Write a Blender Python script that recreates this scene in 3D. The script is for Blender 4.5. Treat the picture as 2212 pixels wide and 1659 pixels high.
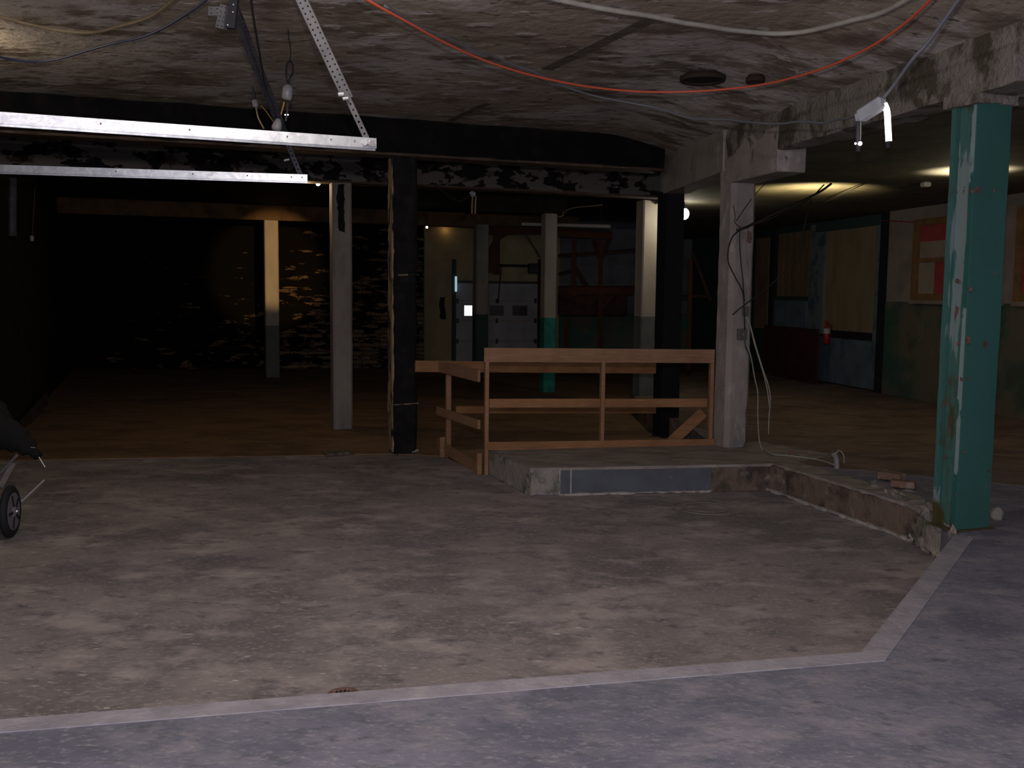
import bpy, bmesh, math, random
from mathutils import Vector, Matrix, noise
random.seed(7)
S = bpy.context.scene
for o in list(bpy.data.objects): bpy.data.objects.remove(o)
C = S.collection
R = math.radians
# ------------------------------------------------------------------ camera
W_, H_, F_ = 2212, 1659, 2150.0
EYE = 1.6
camd = bpy.data.cameras.new('camera'); cam = bpy.data.objects.new('camera', camd); C.objects.link(cam)
camd.sensor_fit = 'HORIZONTAL'; camd.sensor_width = 36.0; camd.lens = 36.0 * F_ / W_
camd.clip_start = 0.05; camd.clip_end = 200
PITCH, ROLL = R(5.25), R(0.6)
cam.matrix_world = Matrix.Translation((0, 0, EYE)) @ Matrix.Rotation(R(90) - PITCH, 4, 'X') @ Matrix.Rotation(ROLL, 4, 'Z')
CM = cam.matrix_world.to_3x3()
S.camera = cam
# ------------------------------------------------------------------ world, exposure
w = bpy.data.worlds.new('world'); S.world = w; w.use_nodes = True
w.node_tree.nodes['Background'].inputs[0].default_value = (0.55, 0.62, 0.8, 1)
w.node_tree.nodes['Background'].inputs[1].default_value = 0.10
S.view_settings.view_transform = 'Standard'; S.view_settings.look = 'None'
S.view_settings.gamma = 1; S.view_settings.use_curve_mapping = False
S.view_settings.exposure = 0.28
# ------------------------------------------------------------------ lights
def light(name, kind, loc, power, color, target=None, **kw):
    d = bpy.data.lights.new(name, kind); d.energy = power; d.color = color
    for k, v in kw.items(): setattr(d, k, v)
    o = bpy.data.objects.new(name, d); C.objects.link(o); o.location = loc
    if target is not None:
        o.rotation_euler = (Vector(target) - Vector(loc)).to_track_quat('-Z', 'Y').to_euler()
    return o
WARM = (1.0, 0.74, 0.42)
# daylight through the open loading door behind the photographer
light('daylight_door', 'AREA', (-0.3, -3.2, 1.7), 95, (0.76, 0.79, 1.0), (0, 10, 1.0), shape='RECTANGLE', size=5.0, size_y=3.0)
# flash on top of the camera
light('camera_flash', 'POINT', (0.0, 0.02, EYE + 0.26), 330, (1.0, 0.90, 0.86), shadow_soft_size=0.03)
# unseen lamps added overhead, out of the frame, to brighten the floor
light('bay_fill', 'POINT', (-0.9, 4.6, 3.2), 52, (1.0, 0.93, 0.86), shadow_soft_size=0.06)
light('left_bay_fill', 'POINT', (-4.5, 7.6, 3.36), 26, (1.0, 0.78, 0.50), shadow_soft_size=0.06)  # added past the left edge to warm the middle floor

def ray(px, py):
    return CM @ Vector(((px - W_ / 2) / F_, -(py - H_ / 2) / F_, -1.0))
def on(px, py, z):
    d = ray(px, py); t = (z - EYE) / d.z; return Vector((0, 0, EYE)) + d * t
def at(px, py, Y):
    d = ray(px, py); return Vector((0, 0, EYE)) + d * (Y / d.y)
def vp(px, py, P, D):           # hit a vertical plane through P (2d) along D (2d)
    d = ray(px, py); n = Vector((-D[1], D[0]))
    t = (n.x * P[0] + n.y * P[1]) / (n.x * d.x + n.y * d.y)
    return Vector((0, 0, EYE)) + d * t
TH = R(20)
U = Vector((math.cos(TH), math.sin(TH), 0)); V = Vector((-math.sin(TH), math.cos(TH), 0)); Z = Vector((0, 0, 1))

# ------------------------------------------------------------------ materials
def new_mat(name):
    m = bpy.data.materials.new(name); m.use_nodes = True; nt = m.node_tree
    return m, nt, nt.nodes['Principled BSDF']
def N(nt, t, **kw):
    n = nt.nodes.new(t)
    for k, v in kw.items(): setattr(n, k, v)
    return n
def coords(nt, scale=(1, 1, 1), rz=0.0, src='Object'):
    tc = N(nt, 'ShaderNodeTexCoord'); mp = N(nt, 'ShaderNodeMapping')
    mp.inputs['Scale'].default_value = scale; mp.inputs['Rotation'].default_value = (0, 0, rz)
    nt.links.new(tc.outputs[src], mp.inputs[0]); return mp.outputs[0]
def noise_fac(nt, vec, scale, lo, hi, detail=6, rough=0.6, dist=0.0):
    n = N(nt, 'ShaderNodeTexNoise'); n.inputs['Scale'].default_value = scale
    n.inputs['Detail'].default_value = detail; n.inputs['Roughness'].default_value = rough
    n.inputs['Distortion'].default_value = dist
    nt.links.new(vec, n.inputs['Vector'])
    r = N(nt, 'ShaderNodeMapRange'); r.inputs['From Min'].default_value = lo; r.inputs['From Max'].default_value = hi
    nt.links.new(n.outputs['Fac'], r.inputs['Value']); return r.outputs[0]
def mixc(nt, fac, a, b):
    m = N(nt, 'ShaderNodeMix', data_type='RGBA')
    if hasattr(fac, 'links') or hasattr(fac, 'is_linked'): nt.links.new(fac, m.inputs['Factor'])
    else: m.inputs['Factor'].default_value = fac
    for i, c in ((6, a), (7, b)):
        if isinstance(c, tuple): m.inputs[i].default_value = (*c, 1) if len(c) == 3 else c
        else: nt.links.new(c, m.inputs[i])
    return m.outputs[2]
def mathn(nt, op, a, b=0.0):
    m = N(nt, 'ShaderNodeMath', operation=op, use_clamp=False)
    for i, c in ((0, a), (1, b)):
        if isinstance(c, (int, float)): m.inputs[i].default_value = c
        else: nt.links.new(c, m.inputs[i])
    return m.outputs[0]
def bump(nt, bs, h, strength=0.4, dist=0.01):
    b = N(nt, 'ShaderNodeBump'); b.inputs['Strength'].default_value = strength; b.inputs['Distance'].default_value = dist
    nt.links.new(h, b.inputs['Height']); nt.links.new(b.outputs[0], bs.inputs['Normal'])
def mat(name, base, layers=(), rough=0.85, metal=0.0, spec=0.3, bmp=0.35, bdist=0.01, rz=0.0, bscale=30):
    """base colour with noise layers (colour, scale, lo, hi, stretch)"""
    m, nt, bs = new_mat(name); col = base
    for L in layers:
        c, sc, lo, hi = L[:4]; st = L[4] if len(L) > 4 else (1, 1, 1); det = L[5] if len(L) > 5 else 6
        v = coords(nt, st, rz)
        col = mixc(nt, noise_fac(nt, v, sc, lo, hi, det), col, c)
    if isinstance(col, tuple): bs.inputs['Base Color'].default_value = (*col, 1)
    else: nt.links.new(col, bs.inputs['Base Color'])
    bs.inputs['Roughness'].default_value = rough; bs.inputs['Metallic'].default_value = metal
    bs.inputs['Specular IOR Level'].default_value = spec
    if bmp: bump(nt, bs, noise_fac(nt, coords(nt), bscale, 0.2, 0.8), bmp, bdist)
    return m
def emis(name, col, strength):
    m, nt, bs = new_mat(name); bs.inputs['Base Color'].default_value = (*col, 1)
    bs.inputs['Emission Color'].default_value = (*col, 1); bs.inputs['Emission Strength'].default_value = strength
    return m
def seamed(m_name, base, layers, **kw):
    return mat(m_name, base, layers, **kw)

# floor colours follow dust smears drawn out along the floor, left by sweeping
M = {}
M['slab'] = mat('upper_slab_concrete', (0.195, 0.19, 0.25), [((0.13, 0.13, 0.18), 1.7, 0.42, 0.62, (1, 1.4, 1), 10), ((0.28, 0.265, 0.305), 3.6, 0.48, 0.70, (1, 1.6, 1), 11), ((0.105, 0.108, 0.14), 9, 0.54, 0.72, (1, 1.6, 1), 10), ((0.33, 0.31, 0.35), 30, 0.54, 0.76, (1, 1.8, 1), 8)], rough=0.8)
M['pit'] = mat('sunken_floor_concrete', (0.275, 0.247, 0.25), [((0.18, 0.163, 0.17), 1.15, 0.43, 0.60, (1, 1.3, 1), 10), ((0.40, 0.355, 0.355), 2.6, 0.49, 0.67, (1, 1.5, 1), 11), ((0.14, 0.127, 0.14), 6, 0.54, 0.70, (1, 1.6, 1), 10), ((0.46, 0.42, 0.425), 28, 0.54, 0.76, (1, 1.8, 1), 8), ((0.62, 0.57, 0.56), 9, 0.65, 0.71, (1, 3.4, 1), 8)], rough=0.8)
M['brown'] = mat('brown_earthy_floor', (0.24, 0.145, 0.08), [((0.15, 0.09, 0.05), 1.2, 0.42, 0.62, (1, 2, 1)), ((0.33, 0.215, 0.13), 3.0, 0.55, 0.75, (1, 2.5, 1), 8), ((0.09, 0.06, 0.04), 7, 0.6, 0.75)], rough=0.9)
M['edge'] = mat('worn_slab_edge', (0.34, 0.325, 0.375), [((0.25, 0.24, 0.28), 5, 0.40, 0.65, (1, 1, 1), 9), ((0.40, 0.37, 0.40), 12, 0.52, 0.75)], rough=0.8)
M['platform_top'] = mat('platform_top_concrete', (0.30, 0.265, 0.245), [((0.19, 0.165, 0.155), 2.5, 0.42, 0.62, (1, 2, 1)), ((0.42, 0.365, 0.33), 5, 0.56, 0.74, (1, 2.4, 1))], rough=0.85)
M['slate'] = mat('slate_blue_paint', (0.105, 0.118, 0.15), [((0.08, 0.088, 0.11), 5, 0.4, 0.7), ((0.26, 0.25, 0.25), 14, 0.68, 0.76)], rough=0.7)
M['stained'] = mat('stained_concrete', (0.17, 0.125, 0.10), [((0.06, 0.045, 0.04), 4, 0.44, 0.6), ((0.27, 0.235, 0.20), 6, 0.56, 0.7), ((0.05, 0.05, 0.03), 3, 0.62, 0.7)], bmp=0.6)
M['rubble'] = mat('broken_masonry', (0.32, 0.29, 0.275), [((0.12, 0.125, 0.10), 4, 0.50, 0.60, (1, 1, 1), 8), ((0.44, 0.41, 0.38), 8, 0.55, 0.66), ((0.10, 0.09, 0.085), 12, 0.62, 0.7)], bmp=0.8, bdist=0.02)
M['line'] = mat('pale_mortar', (0.42, 0.39, 0.37), [((0.24, 0.22, 0.21), 12, 0.45, 0.65)])
M['ceil'] = mat('peeling_concrete_ceiling', (0.37, 0.31, 0.255), [((0.52, 0.48, 0.465), 0.50, 0.49, 0.54, (1, 1.3, 1), 10), ((0.21, 0.17, 0.135), 1.9, 0.50, 0.60, (1, 1.8, 1), 10), ((0.60, 0.56, 0.53), 3.5, 0.59, 0.63, (1, 2.0, 1), 10), ((0.10, 0.08, 0.065), 7, 0.60, 0.67, (1, 2.2, 1), 9), ((0.68, 0.57, 0.40), 14, 0.69, 0.73, (1, 3, 1))], rz=-0.2, bmp=0.5, bscale=9, bdist=0.02)
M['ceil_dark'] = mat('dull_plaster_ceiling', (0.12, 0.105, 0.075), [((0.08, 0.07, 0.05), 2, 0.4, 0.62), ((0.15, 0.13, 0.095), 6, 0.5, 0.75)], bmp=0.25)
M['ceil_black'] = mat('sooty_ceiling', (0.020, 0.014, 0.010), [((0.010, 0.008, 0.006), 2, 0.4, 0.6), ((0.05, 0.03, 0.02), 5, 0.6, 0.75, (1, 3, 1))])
M['spall'] = mat('flaking_beam_concrete', (0.23, 0.205, 0.185), [((0.09, 0.075, 0.055), 3.2, 0.50, 0.58, (1, 1, .7), 9), ((0.29, 0.26, 0.24), 6, 0.56, 0.68), ((0.10, 0.075, 0.05), 12, 0.6, 0.72)], bmp=0.8, bdist=0.02)
M['conc'] = mat('pinkish_column_concrete', (0.30, 0.262, 0.24), [((0.21, 0.19, 0.185), 3, 0.42, 0.65, (1, 1, .5)), ((0.40, 0.365, 0.35), 8, 0.55, 0.7, (1, 1, .4)), ((0.16, 0.13, 0.11), 20, 0.66, 0.74)], bmp=0.5)
M['header'] = mat('header_concrete', (0.33, 0.288, 0.262), [((0.24, 0.21, 0.195), 2.2, 0.42, 0.62, (1, 1, .5), 9), ((0.41, 0.375, 0.355), 6, 0.55, 0.70), ((0.13, 0.10, 0.085), 11, 0.62, 0.70, (1, 1, .4), 8)], bmp=0.4)
M['black'] = mat('black_bitumen_paint', (0.010, 0.0095, 0.010), [((0.018, 0.017, 0.018), 6, 0.45, 0.65), ((0.09, 0.08, 0.072), 26, 0.71, 0.78)], rough=0.9, spec=0.12, bmp=0.6)
M['black_beam'] = mat('black_beam_paint', (0.006, 0.006, 0.008), [((0.012, 0.010, 0.010), 4, 0.45, 0.65), ((0.12, 0.085, 0.05), 17, 0.76, 0.81)], rough=0.9, spec=0.1, bmp=0.5)
M['tanpeel'] = mat('flaked_tan_edge', (0.30, 0.23, 0.14), [((0.012, 0.011, 0.010), 8, 0.52, 0.58, (1, 1, .35))], bmp=0.7)
M['peel'] = mat('black_paint_peeling_off_plaster', (0.125, 0.112, 0.10), [((0.005, 0.005, 0.005), 3.4, 0.48, 0.495, (.8, .8, 1.6), 4), ((0.05, 0.03, 0.02), 5, 0.58, 0.64)], bmp=0.7)
M['cream'] = mat('cream_column_paint', (0.33, 0.295, 0.25), [((0.27, 0.24, 0.205), 3, 0.45, 0.7, (1, 1, .5)), ((0.2, 0.16, 0.13), 12, 0.68, 0.75)], rough=0.6, bmp=0.2)
M['grey_col'] = mat('grey_column_plaster', (0.24, 0.21, 0.19), [((0.17, 0.15, 0.14), 4, 0.45, 0.65, (1, 1, .4)), ((0.02, 0.018, 0.016), 2.6, 0.66, 0.68, (1, 1, .6))], bmp=0.4)
M['grey_paint'] = mat('grey_dado_paint', (0.13, 0.135, 0.13), [((0.09, 0.10, 0.10), 4, 0.45, 0.7), ((0.32, 0.28, 0.22), 7, 0.68, 0.72)], bmp=0.25)
M['teal_paint'] = mat('teal_dado_paint', (0.02, 0.22, 0.18), [((0.02, 0.13, 0.12), 5, 0.45, 0.65)], rough=0.5, bmp=0.2)
M['teal'] = mat('teal_gloss_paint', (0.040, 0.125, 0.117), [((0.033, 0.105, 0.098), 2.5, 0.4, 0.7, (1, 1, .4)), ((0.02, 0.07, 0.065), 34, 0.64, 0.72)], rough=0.5, spec=0.3, bmp=0.12, bscale=12)
def teal_worn_material():
    m, nt, bs = new_mat('teal_paint_worn_to_undercoat')
    v = coords(nt, (1.6, 1.6, .22)); c = mixc(nt, noise_fac(nt, v, 4.0, .525, .54, 7), (0.040, 0.125, 0.115), (0.17, 0.225, 0.235))
    sx = N(nt, 'ShaderNodeSeparateXYZ'); nt.links.new(coords(nt), sx.inputs[0])
    g = N(nt, 'ShaderNodeMapRange'); g.inputs['From Min'].default_value = 0.1; g.inputs['From Max'].default_value = 1.1
    g.inputs['To Min'].default_value = .13; g.inputs['To Max'].default_value = -.12; nt.links.new(sx.outputs[2], g.inputs[0])
    n = N(nt, 'ShaderNodeTexNoise'); n.inputs['Scale'].default_value = 4.5; n.inputs['Detail'].default_value = 8; nt.links.new(coords(nt, (1.3, 1.3, .45)), n.inputs[0])
    r = N(nt, 'ShaderNodeMapRange'); r.inputs['From Min'].default_value = .50; r.inputs['From Max'].default_value = .57; nt.links.new(mathn(nt, 'ADD', n.outputs['Fac'], g.outputs[0]), r.inputs[0])
    c = mixc(nt, r.outputs[0], c, (0.058, 0.05, 0.018))
    c = mixc(nt, noise_fac(nt, coords(nt, (1, 1, .5)), 10, .63, .65), c, (0.12, 0.07, 0.06))
    nt.links.new(c, bs.inputs['Base Color']); bs.inputs['Roughness'].default_value = .55
    bump(nt, bs, noise_fac(nt, coords(nt), 14, .2, .8), .4, .01); return m
M['teal_worn'] = teal_worn_material()
M['undercoat'] = mat('pale_blue_undercoat', (0.20, 0.27, 0.28), [((0.02, 0.10, 0.09), 3.2, 0.48, 0.495, (1, 1, .35), 7), ((0.11, 0.06, 0.05), 9, 0.64, 0.66)], rough=0.5)
M['wood'] = mat('raw_pine_board', (0.30, 0.165, 0.095), [((0.24, 0.13, 0.075), 3, 0.4, 0.65, (1, 1, 1)), ((0.36, 0.215, 0.135), 14, 0.5, 0.75, (.3, .3, 3)), ((0.08, 0.04, 0.025), 12, 0.72, 0.76)], rough=0.75, bmp=0.15)
M['wood2'] = mat('orange_pine_board', (0.30, 0.15, 0.07), [((0.23, 0.11, 0.05), 3, 0.4, 0.65), ((0.36, 0.20, 0.10), 14, 0.5, 0.75, (.3, .3, 3)), ((0.07, 0.035, 0.03), 9, 0.72, 0.76)], rough=0.75, bmp=0.15)
M['galv'] = mat('galvanised_steel', (0.62, 0.64, 0.68), [((0.46, 0.48, 0.52), 14, 0.4, 0.65), ((0.72, 0.74, 0.76), 30, 0.5, 0.7)], rough=0.36, metal=0.75, bmp=0.05)
M['galv_dull'] = mat('dull_perforated_steel', (0.10, 0.097, 0.105), [((0.07, 0.067, 0.075), 10, 0.4, 0.65)], rough=0.7, metal=0.0, bmp=0.1)
M['dark_steel'] = mat('dark_perforated_steel', (0.055, 0.055, 0.07), [((0.03, 0.03, 0.04), 10, 0.4, 0.65)], rough=0.6, metal=0.3, bmp=0.1)
M['chrome'] = mat('bright_bolt_steel', (0.85, 0.85, 0.88), rough=0.25, metal=0.8, bmp=0)
M['orange'] = mat('orange_cord_rubber', (0.62, 0.11, 0.06), rough=0.5, bmp=0)
M['white_cable'] = mat('off_white_cable', (0.34, 0.32, 0.29), [((0.25, 0.235, 0.21), 8, 0.4, 0.7)], rough=0.6, bmp=0)
M['grey_cable'] = mat('grey_cable', (0.12, 0.12, 0.145), rough=0.5, bmp=0)
M['blue_cable'] = mat('dark_blue_cable', (0.045, 0.055, 0.12), rough=0.5, bmp=0)
M['tan_cable'] = mat('tan_cable', (0.30, 0.235, 0.14), [((0.22, 0.16, 0.1), 8, 0.4, 0.7)], rough=0.6, bmp=0)
M['black_cable'] = mat('black_cable', (0.012, 0.012, 0.016), rough=0.6, bmp=0)
M['porcelain'] = mat('grey_porcelain', (0.26, 0.25, 0.27), [((0.2, 0.19, 0.2), 30, 0.4, 0.7)], rough=0.4, bmp=0)
M['boxgrey'] = mat('grey_steel_box', (0.13, 0.115, 0.11), [((0.09, 0.08, 0.08), 20, 0.4, 0.7)], rough=0.6, bmp=0)
M['socket'] = mat('grey_lamp_housing', (0.33, 0.35, 0.40), [((0.28, 0.29, 0.33), 20, 0.4, 0.7)], rough=0.55, bmp=0)
M['brass'] = mat('brass_wire', (0.60, 0.40, 0.12), rough=0.35, metal=0.6, bmp=0)
M['tube_on'] = emis('lit_tube', (1.0, 0.93, 0.86), 3.0)
M['bulb'] = emis('lit_bulb', (1.0, 0.95, 0.82), 30.0)
M['bulb_and_glint'] = emis('small_bulb_and_glint', (1.0, 0.92, 0.85), 6.0)  # lights the tiny bulb, and also the painted glints on prongs
M['daypane'] = emis('daylit_pane', (0.93, 0.90, 1.0), 1.3)
M['daygap'] = emis('daylit_gap', (0.55, 0.80, 0.95), 0.45)
M['door_white'] = mat('white_steel_door', (0.30, 0.30, 0.32), [((0.24, 0.24, 0.26), 3, 0.4, 0.7)], rough=0.6, bmp=0)
M['darkpane'] = mat('dark_pane', (0.035, 0.025, 0.03), rough=0.35, bmp=0)
M['yellow_wall'] = mat('yellowed_wall_paint', (0.36, 0.29, 0.16), [((0.27, 0.215, 0.12), 1.5, 0.42, 0.65), ((0.06, 0.045, 0.03), 2.3, 0.70, 0.74)], bmp=0.2)
M['panel_wall'] = mat('grey_panel_wall', (0.16, 0.165, 0.19), [((0.115, 0.12, 0.14), 2, 0.42, 0.65)], bmp=0.2)
M['green_dado'] = mat('green_dado_wall', (0.06, 0.13, 0.10), [((0.13, 0.125, 0.095), 1.4, 0.48, 0.58), ((0.02, 0.17, 0.12), 2.2, 0.55, 0.65)], bmp=0.3)
M['rwall'] = mat('pink_grey_plaster_wall', (0.25, 0.21, 0.19), [((0.18, 0.15, 0.135), 2, 0.42, 0.65), ((0.11, 0.095, 0.08), 6, 0.66, 0.74)], bmp=0.3)
M['rdado'] = mat('green_stained_dado', (0.115, 0.105, 0.075), [((0.035, 0.09, 0.068), 0.9, 0.47, 0.58), ((0.065, 0.065, 0.048), 1.8, 0.5, 0.66), ((0.15, 0.12, 0.095), 3, 0.60, 0.7)], bmp=0.3)
M['plank'] = mat('yellowed_door_plank', (0.25, 0.20, 0.115), [((0.19, 0.15, 0.085), 3, 0.4, 0.65, (1, 1, .3))], bmp=0.15)
M['plank2'] = mat('brown_door_plank', (0.22, 0.15, 0.09), [((0.15, 0.10, 0.06), 3, 0.4, 0.65, (1, 1, .3))], bmp=0.15)
M['blue_door'] = mat('blue_grey_door_paint', (0.12, 0.165, 0.20), [((0.075, 0.11, 0.15), 3, 0.42, 0.65), ((0.03, 0.03, 0.035), 7, 0.68, 0.73)], bmp=0.2)
M['blue_jamb'] = mat('blue_grey_jamb_paint', (0.13, 0.165, 0.175), [((0.05, 0.09, 0.12), 3, 0.5, 0.6)], bmp=0.2)
M['green_head'] = mat('dark_green_lintel_paint', (0.03, 0.06, 0.055), bmp=0.1)
M['ochre'] = mat('ochre_window_frame', (0.20, 0.11, 0.045), [((0.14, 0.075, 0.03), 6, 0.4, 0.65)], bmp=0.1)
M['redpane'] = mat('red_painted_pane', (0.33, 0.055, 0.06), [((0.25, 0.04, 0.045), 5, 0.4, 0.65)], rough=0.6, bmp=0)
M['whitepane'] = mat('whitewashed_pane', (0.30, 0.25, 0.20), [((0.24, 0.20, 0.16), 4, 0.4, 0.65)], rough=0.6, bmp=0)
M['red_board'] = mat('dark_red_board', (0.06, 0.014, 0.010), [((0.04, 0.01, 0.008), 3, 0.4, 0.65)], bmp=0.1)
M['ext_red'] = mat('extinguisher_red', (0.26, 0.012, 0.014), rough=0.4, bmp=0)
M['ext_white'] = mat('extinguisher_label_white', (0.35, 0.33, 0.33), rough=0.5, bmp=0)
M['rust'] = mat('orange_painted_steel', (0.085, 0.028, 0.013), [((0.055, 0.019, 0.011), 4, 0.4, 0.65), ((0.03, 0.016, 0.012), 6, 0.62, 0.72)], bmp=0.1)
M['darkrust'] = mat('dark_rusty_steel', (0.06, 0.022, 0.014), [((0.025, 0.012, 0.01), 4, 0.4, 0.6)], bmp=0.1)
M['dark_metal'] = mat('dark_metal', (0.02, 0.02, 0.024), rough=0.5, bmp=0)
M['pipe_white'] = mat('white_pipe', (0.42, 0.39, 0.36), rough=0.5, bmp=0)
M['rubber'] = mat('black_tyre_rubber', (0.014, 0.015, 0.02), rough=0.75, bmp=0)
M['fabric'] = mat('black_bag_fabric', (0.006, 0.006, 0.008), rough=0.9, bmp=0.2)
M['wheel_grey'] = mat('grey_wheel_plastic', (0.17, 0.16, 0.19), rough=0.6, bmp=0)
M['rag'] = mat('pale_rag', (0.45, 0.50, 0.48), [((0.25, 0.28, 0.26), 12, 0.45, 0.6)], bmp=0.6)
M['brick_loose'] = mat('loose_brick', (0.20, 0.12, 0.09), [((0.28, 0.23, 0.2), 9, 0.5, 0.65)], bmp=0.6)
M['ringrust'] = mat('rusted_drain_iron', (0.15, 0.085, 0.075), [((0.22, 0.16, 0.14), 12, 0.5, 0.65)], bmp=0.5)
M['void'] = mat('dark_recess', (0.02, 0.013, 0.010), bmp=0.2)
M['green_paint'] = mat('bright_green_strip', (0.06, 0.28, 0.05), bmp=0)

def brick_material():
    m, nt, bs = new_mat('sooty_brick_wall')
    v = coords(nt, (1, 1, 1))
    sx = N(nt, 'ShaderNodeSeparateXYZ'); nt.links.new(v, sx.inputs[0])
    cb = N(nt, 'ShaderNodeCombineXYZ'); nt.links.new(sx.outputs[0], cb.inputs[0]); nt.links.new(sx.outputs[2], cb.inputs[1])
    bt = N(nt, 'ShaderNodeTexBrick'); nt.links.new(cb.outputs[0], bt.inputs['Vector'])
    bt.inputs['Scale'].default_value = 1.0; bt.inputs['Brick Width'].default_value = 0.42; bt.inputs['Row Height'].default_value = 0.105
    bt.inputs['Mortar Size'].default_value = 0.010
    bt.inputs['Color1'].default_value = (0.20, 0.135, 0.085, 1); bt.inputs['Color2'].default_value = (0.14, 0.09, 0.055, 1); bt.inputs['Mortar'].default_value = (0.02, 0.013, 0.01, 1)
    mp = N(nt, 'ShaderNodeMapping'); mp.inputs['Scale'].default_value = (1.1, 1.1, 4.2); nt.links.new(v, mp.inputs[0])
    n = N(nt, 'ShaderNodeTexNoise'); n.inputs['Scale'].default_value = 1.6; n.inputs['Detail'].default_value = 7; n.inputs['Roughness'].default_value = 0.65
    nt.links.new(mp.outputs[0], n.inputs[0])
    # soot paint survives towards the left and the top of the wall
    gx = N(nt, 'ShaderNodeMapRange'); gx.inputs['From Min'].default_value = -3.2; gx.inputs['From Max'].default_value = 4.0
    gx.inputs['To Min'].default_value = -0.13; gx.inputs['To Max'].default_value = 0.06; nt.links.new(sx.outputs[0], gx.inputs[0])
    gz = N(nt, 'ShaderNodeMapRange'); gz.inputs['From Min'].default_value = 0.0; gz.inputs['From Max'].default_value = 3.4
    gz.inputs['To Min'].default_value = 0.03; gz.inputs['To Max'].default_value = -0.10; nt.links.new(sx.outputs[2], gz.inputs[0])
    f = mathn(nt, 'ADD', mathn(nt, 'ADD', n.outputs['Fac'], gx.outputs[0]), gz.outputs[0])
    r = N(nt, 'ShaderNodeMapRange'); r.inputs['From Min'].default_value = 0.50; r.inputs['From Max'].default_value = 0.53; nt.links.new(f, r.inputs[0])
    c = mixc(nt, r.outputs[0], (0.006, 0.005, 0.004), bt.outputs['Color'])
    nt.links.new(c, bs.inputs['Base Color']); bs.inputs['Roughness'].default_value = 0.9; bs.inputs['Specular IOR Level'].default_value = 0.1
    bump(nt, bs, r.outputs[0], 0.4, 0.01)
    return m
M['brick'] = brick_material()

# ------------------------------------------------------------------ object helpers
WL = {}
def obj(name, bm, m, parent=None, smooth=False, origin=None):
    me = bpy.data.meshes.new(name)
    bmesh.ops.recalc_face_normals(bm, faces=bm.faces)
    if parent is not None: off = WL[parent]
    else:
        if origin is None:
            xs = [v.co for v in bm.verts]
            lo = [min(c[i] for c in xs) for i in range(3)]; hi = [max(c[i] for c in xs) for i in range(3)]
            origin = Vector(((lo[0] + hi[0]) / 2, (lo[1] + hi[1]) / 2, lo[2]))
        off = Vector(origin)
    bmesh.ops.translate(bm, verts=bm.verts, vec=-off)
    if smooth:
        for f in bm.faces: f.smooth = True
    bm.to_mesh(me); bm.free()
    o = bpy.data.objects.new(name, me); C.objects.link(o); me.materials.append(m)
    if parent is not None: o.parent = parent; WL[o] = off
    else: o.location = off; WL[o] = off
    return o
def thing(name, label, cat, loc=(0, 0, 0), group=None):
    o = bpy.data.objects.new(name, None); C.objects.link(o); o.location = Vector(loc); WL[o] = Vector(loc)
    o.empty_display_size = 0.1
    o['label'] = label; o['category'] = cat
    if group: o['group'] = group
    return o
def tag(o, label, cat, group=None):
    o['label'] = label; o['category'] = cat
    if group: o['group'] = group
    return o
def struct(name, bm, m, parent=None, label=None, **kw):
    o = obj(name, bm, m, parent, **kw)
    if parent is None: o['kind'] = 'structure'
    if label: o['label'] = label
    return o
def sthing(name):
    o = bpy.data.objects.new(name, None); C.objects.link(o); WL[o] = Vector((0, 0, 0)); o['kind'] = 'structure'; return o

def B(): return bmesh.new()
def box(bm, c, s, rz=0.0, bev=0.0):
    r = bmesh.ops.create_cube(bm, size=1.0)
    vs = r['verts']
    M4 = Matrix.Translation(Vector(c)) @ Matrix.Rotation(rz, 4, 'Z') @ Matrix.Diagonal((*s, 1))
    bmesh.ops.transform(bm, matrix=M4, verts=vs)
    if bev:
        es = list({e for v in vs for e in v.link_edges})
        bmesh.ops.bevel(bm, geom=es, offset=bev, segments=1, affect='EDGES')
def bar(bm, a, b, w, h, up=Z, bev=0.0):
    """rectangular bar from a to b; w across, h along up"""
    a, b = Vector(a), Vector(b); d = (b - a); L = d.length; d.normalize()
    s = d.cross(Vector(up)); s.normalize(); u = s.cross(d)
    m = Matrix((s * w, d * L, u * h)).transposed().to_4x4(); m.translation = (a + b) / 2
    r = bmesh.ops.create_cube(bm, size=1.0); vs = r['verts']
    bmesh.ops.transform(bm, matrix=m, verts=vs)
    if bev:
        es = list({e for v in vs for e in v.link_edges})
        bmesh.ops.bevel(bm, geom=es, offset=bev, segments=1, affect='EDGES')
def prism(bm, pts, z0, z1):
    lo = [bm.verts.new((p[0], p[1], z0)) for p in pts]; hi = [bm.verts.new((p[0], p[1], z1)) for p in pts]
    n = len(pts)
    f1 = bm.faces.new(hi); f2 = bm.faces.new(lo[::-1])
    for i in range(n): bm.faces.new((lo[i], lo[(i + 1) % n], hi[(i + 1) % n], hi[i]))
    bm.normal_update()
    bmesh.ops.triangulate(bm, faces=[f1, f2], quad_method='BEAUTY', ngon_method='EAR_CLIP')
def sprof(bm, prof, a, b, up=Z):
    """profile (list of (s,u)) swept straight from a to b"""
    a, b = Vector(a), Vector(b); d = (b - a).normalized(); s = d.cross(Vector(up)).normalized(); u = s.cross(d)
    A = [bm.verts.new(a + s * x + u * y) for x, y in prof]; Bv = [bm.verts.new(b + s * x + u * y) for x, y in prof]
    n = len(prof)
    f = [bm.faces.new(A[::-1]), bm.faces.new(Bv)]
    for i in range(n): bm.faces.new((A[i], A[(i + 1) % n], Bv[(i + 1) % n], Bv[i]))
    bmesh.ops.triangulate(bm, faces=f)
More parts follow.
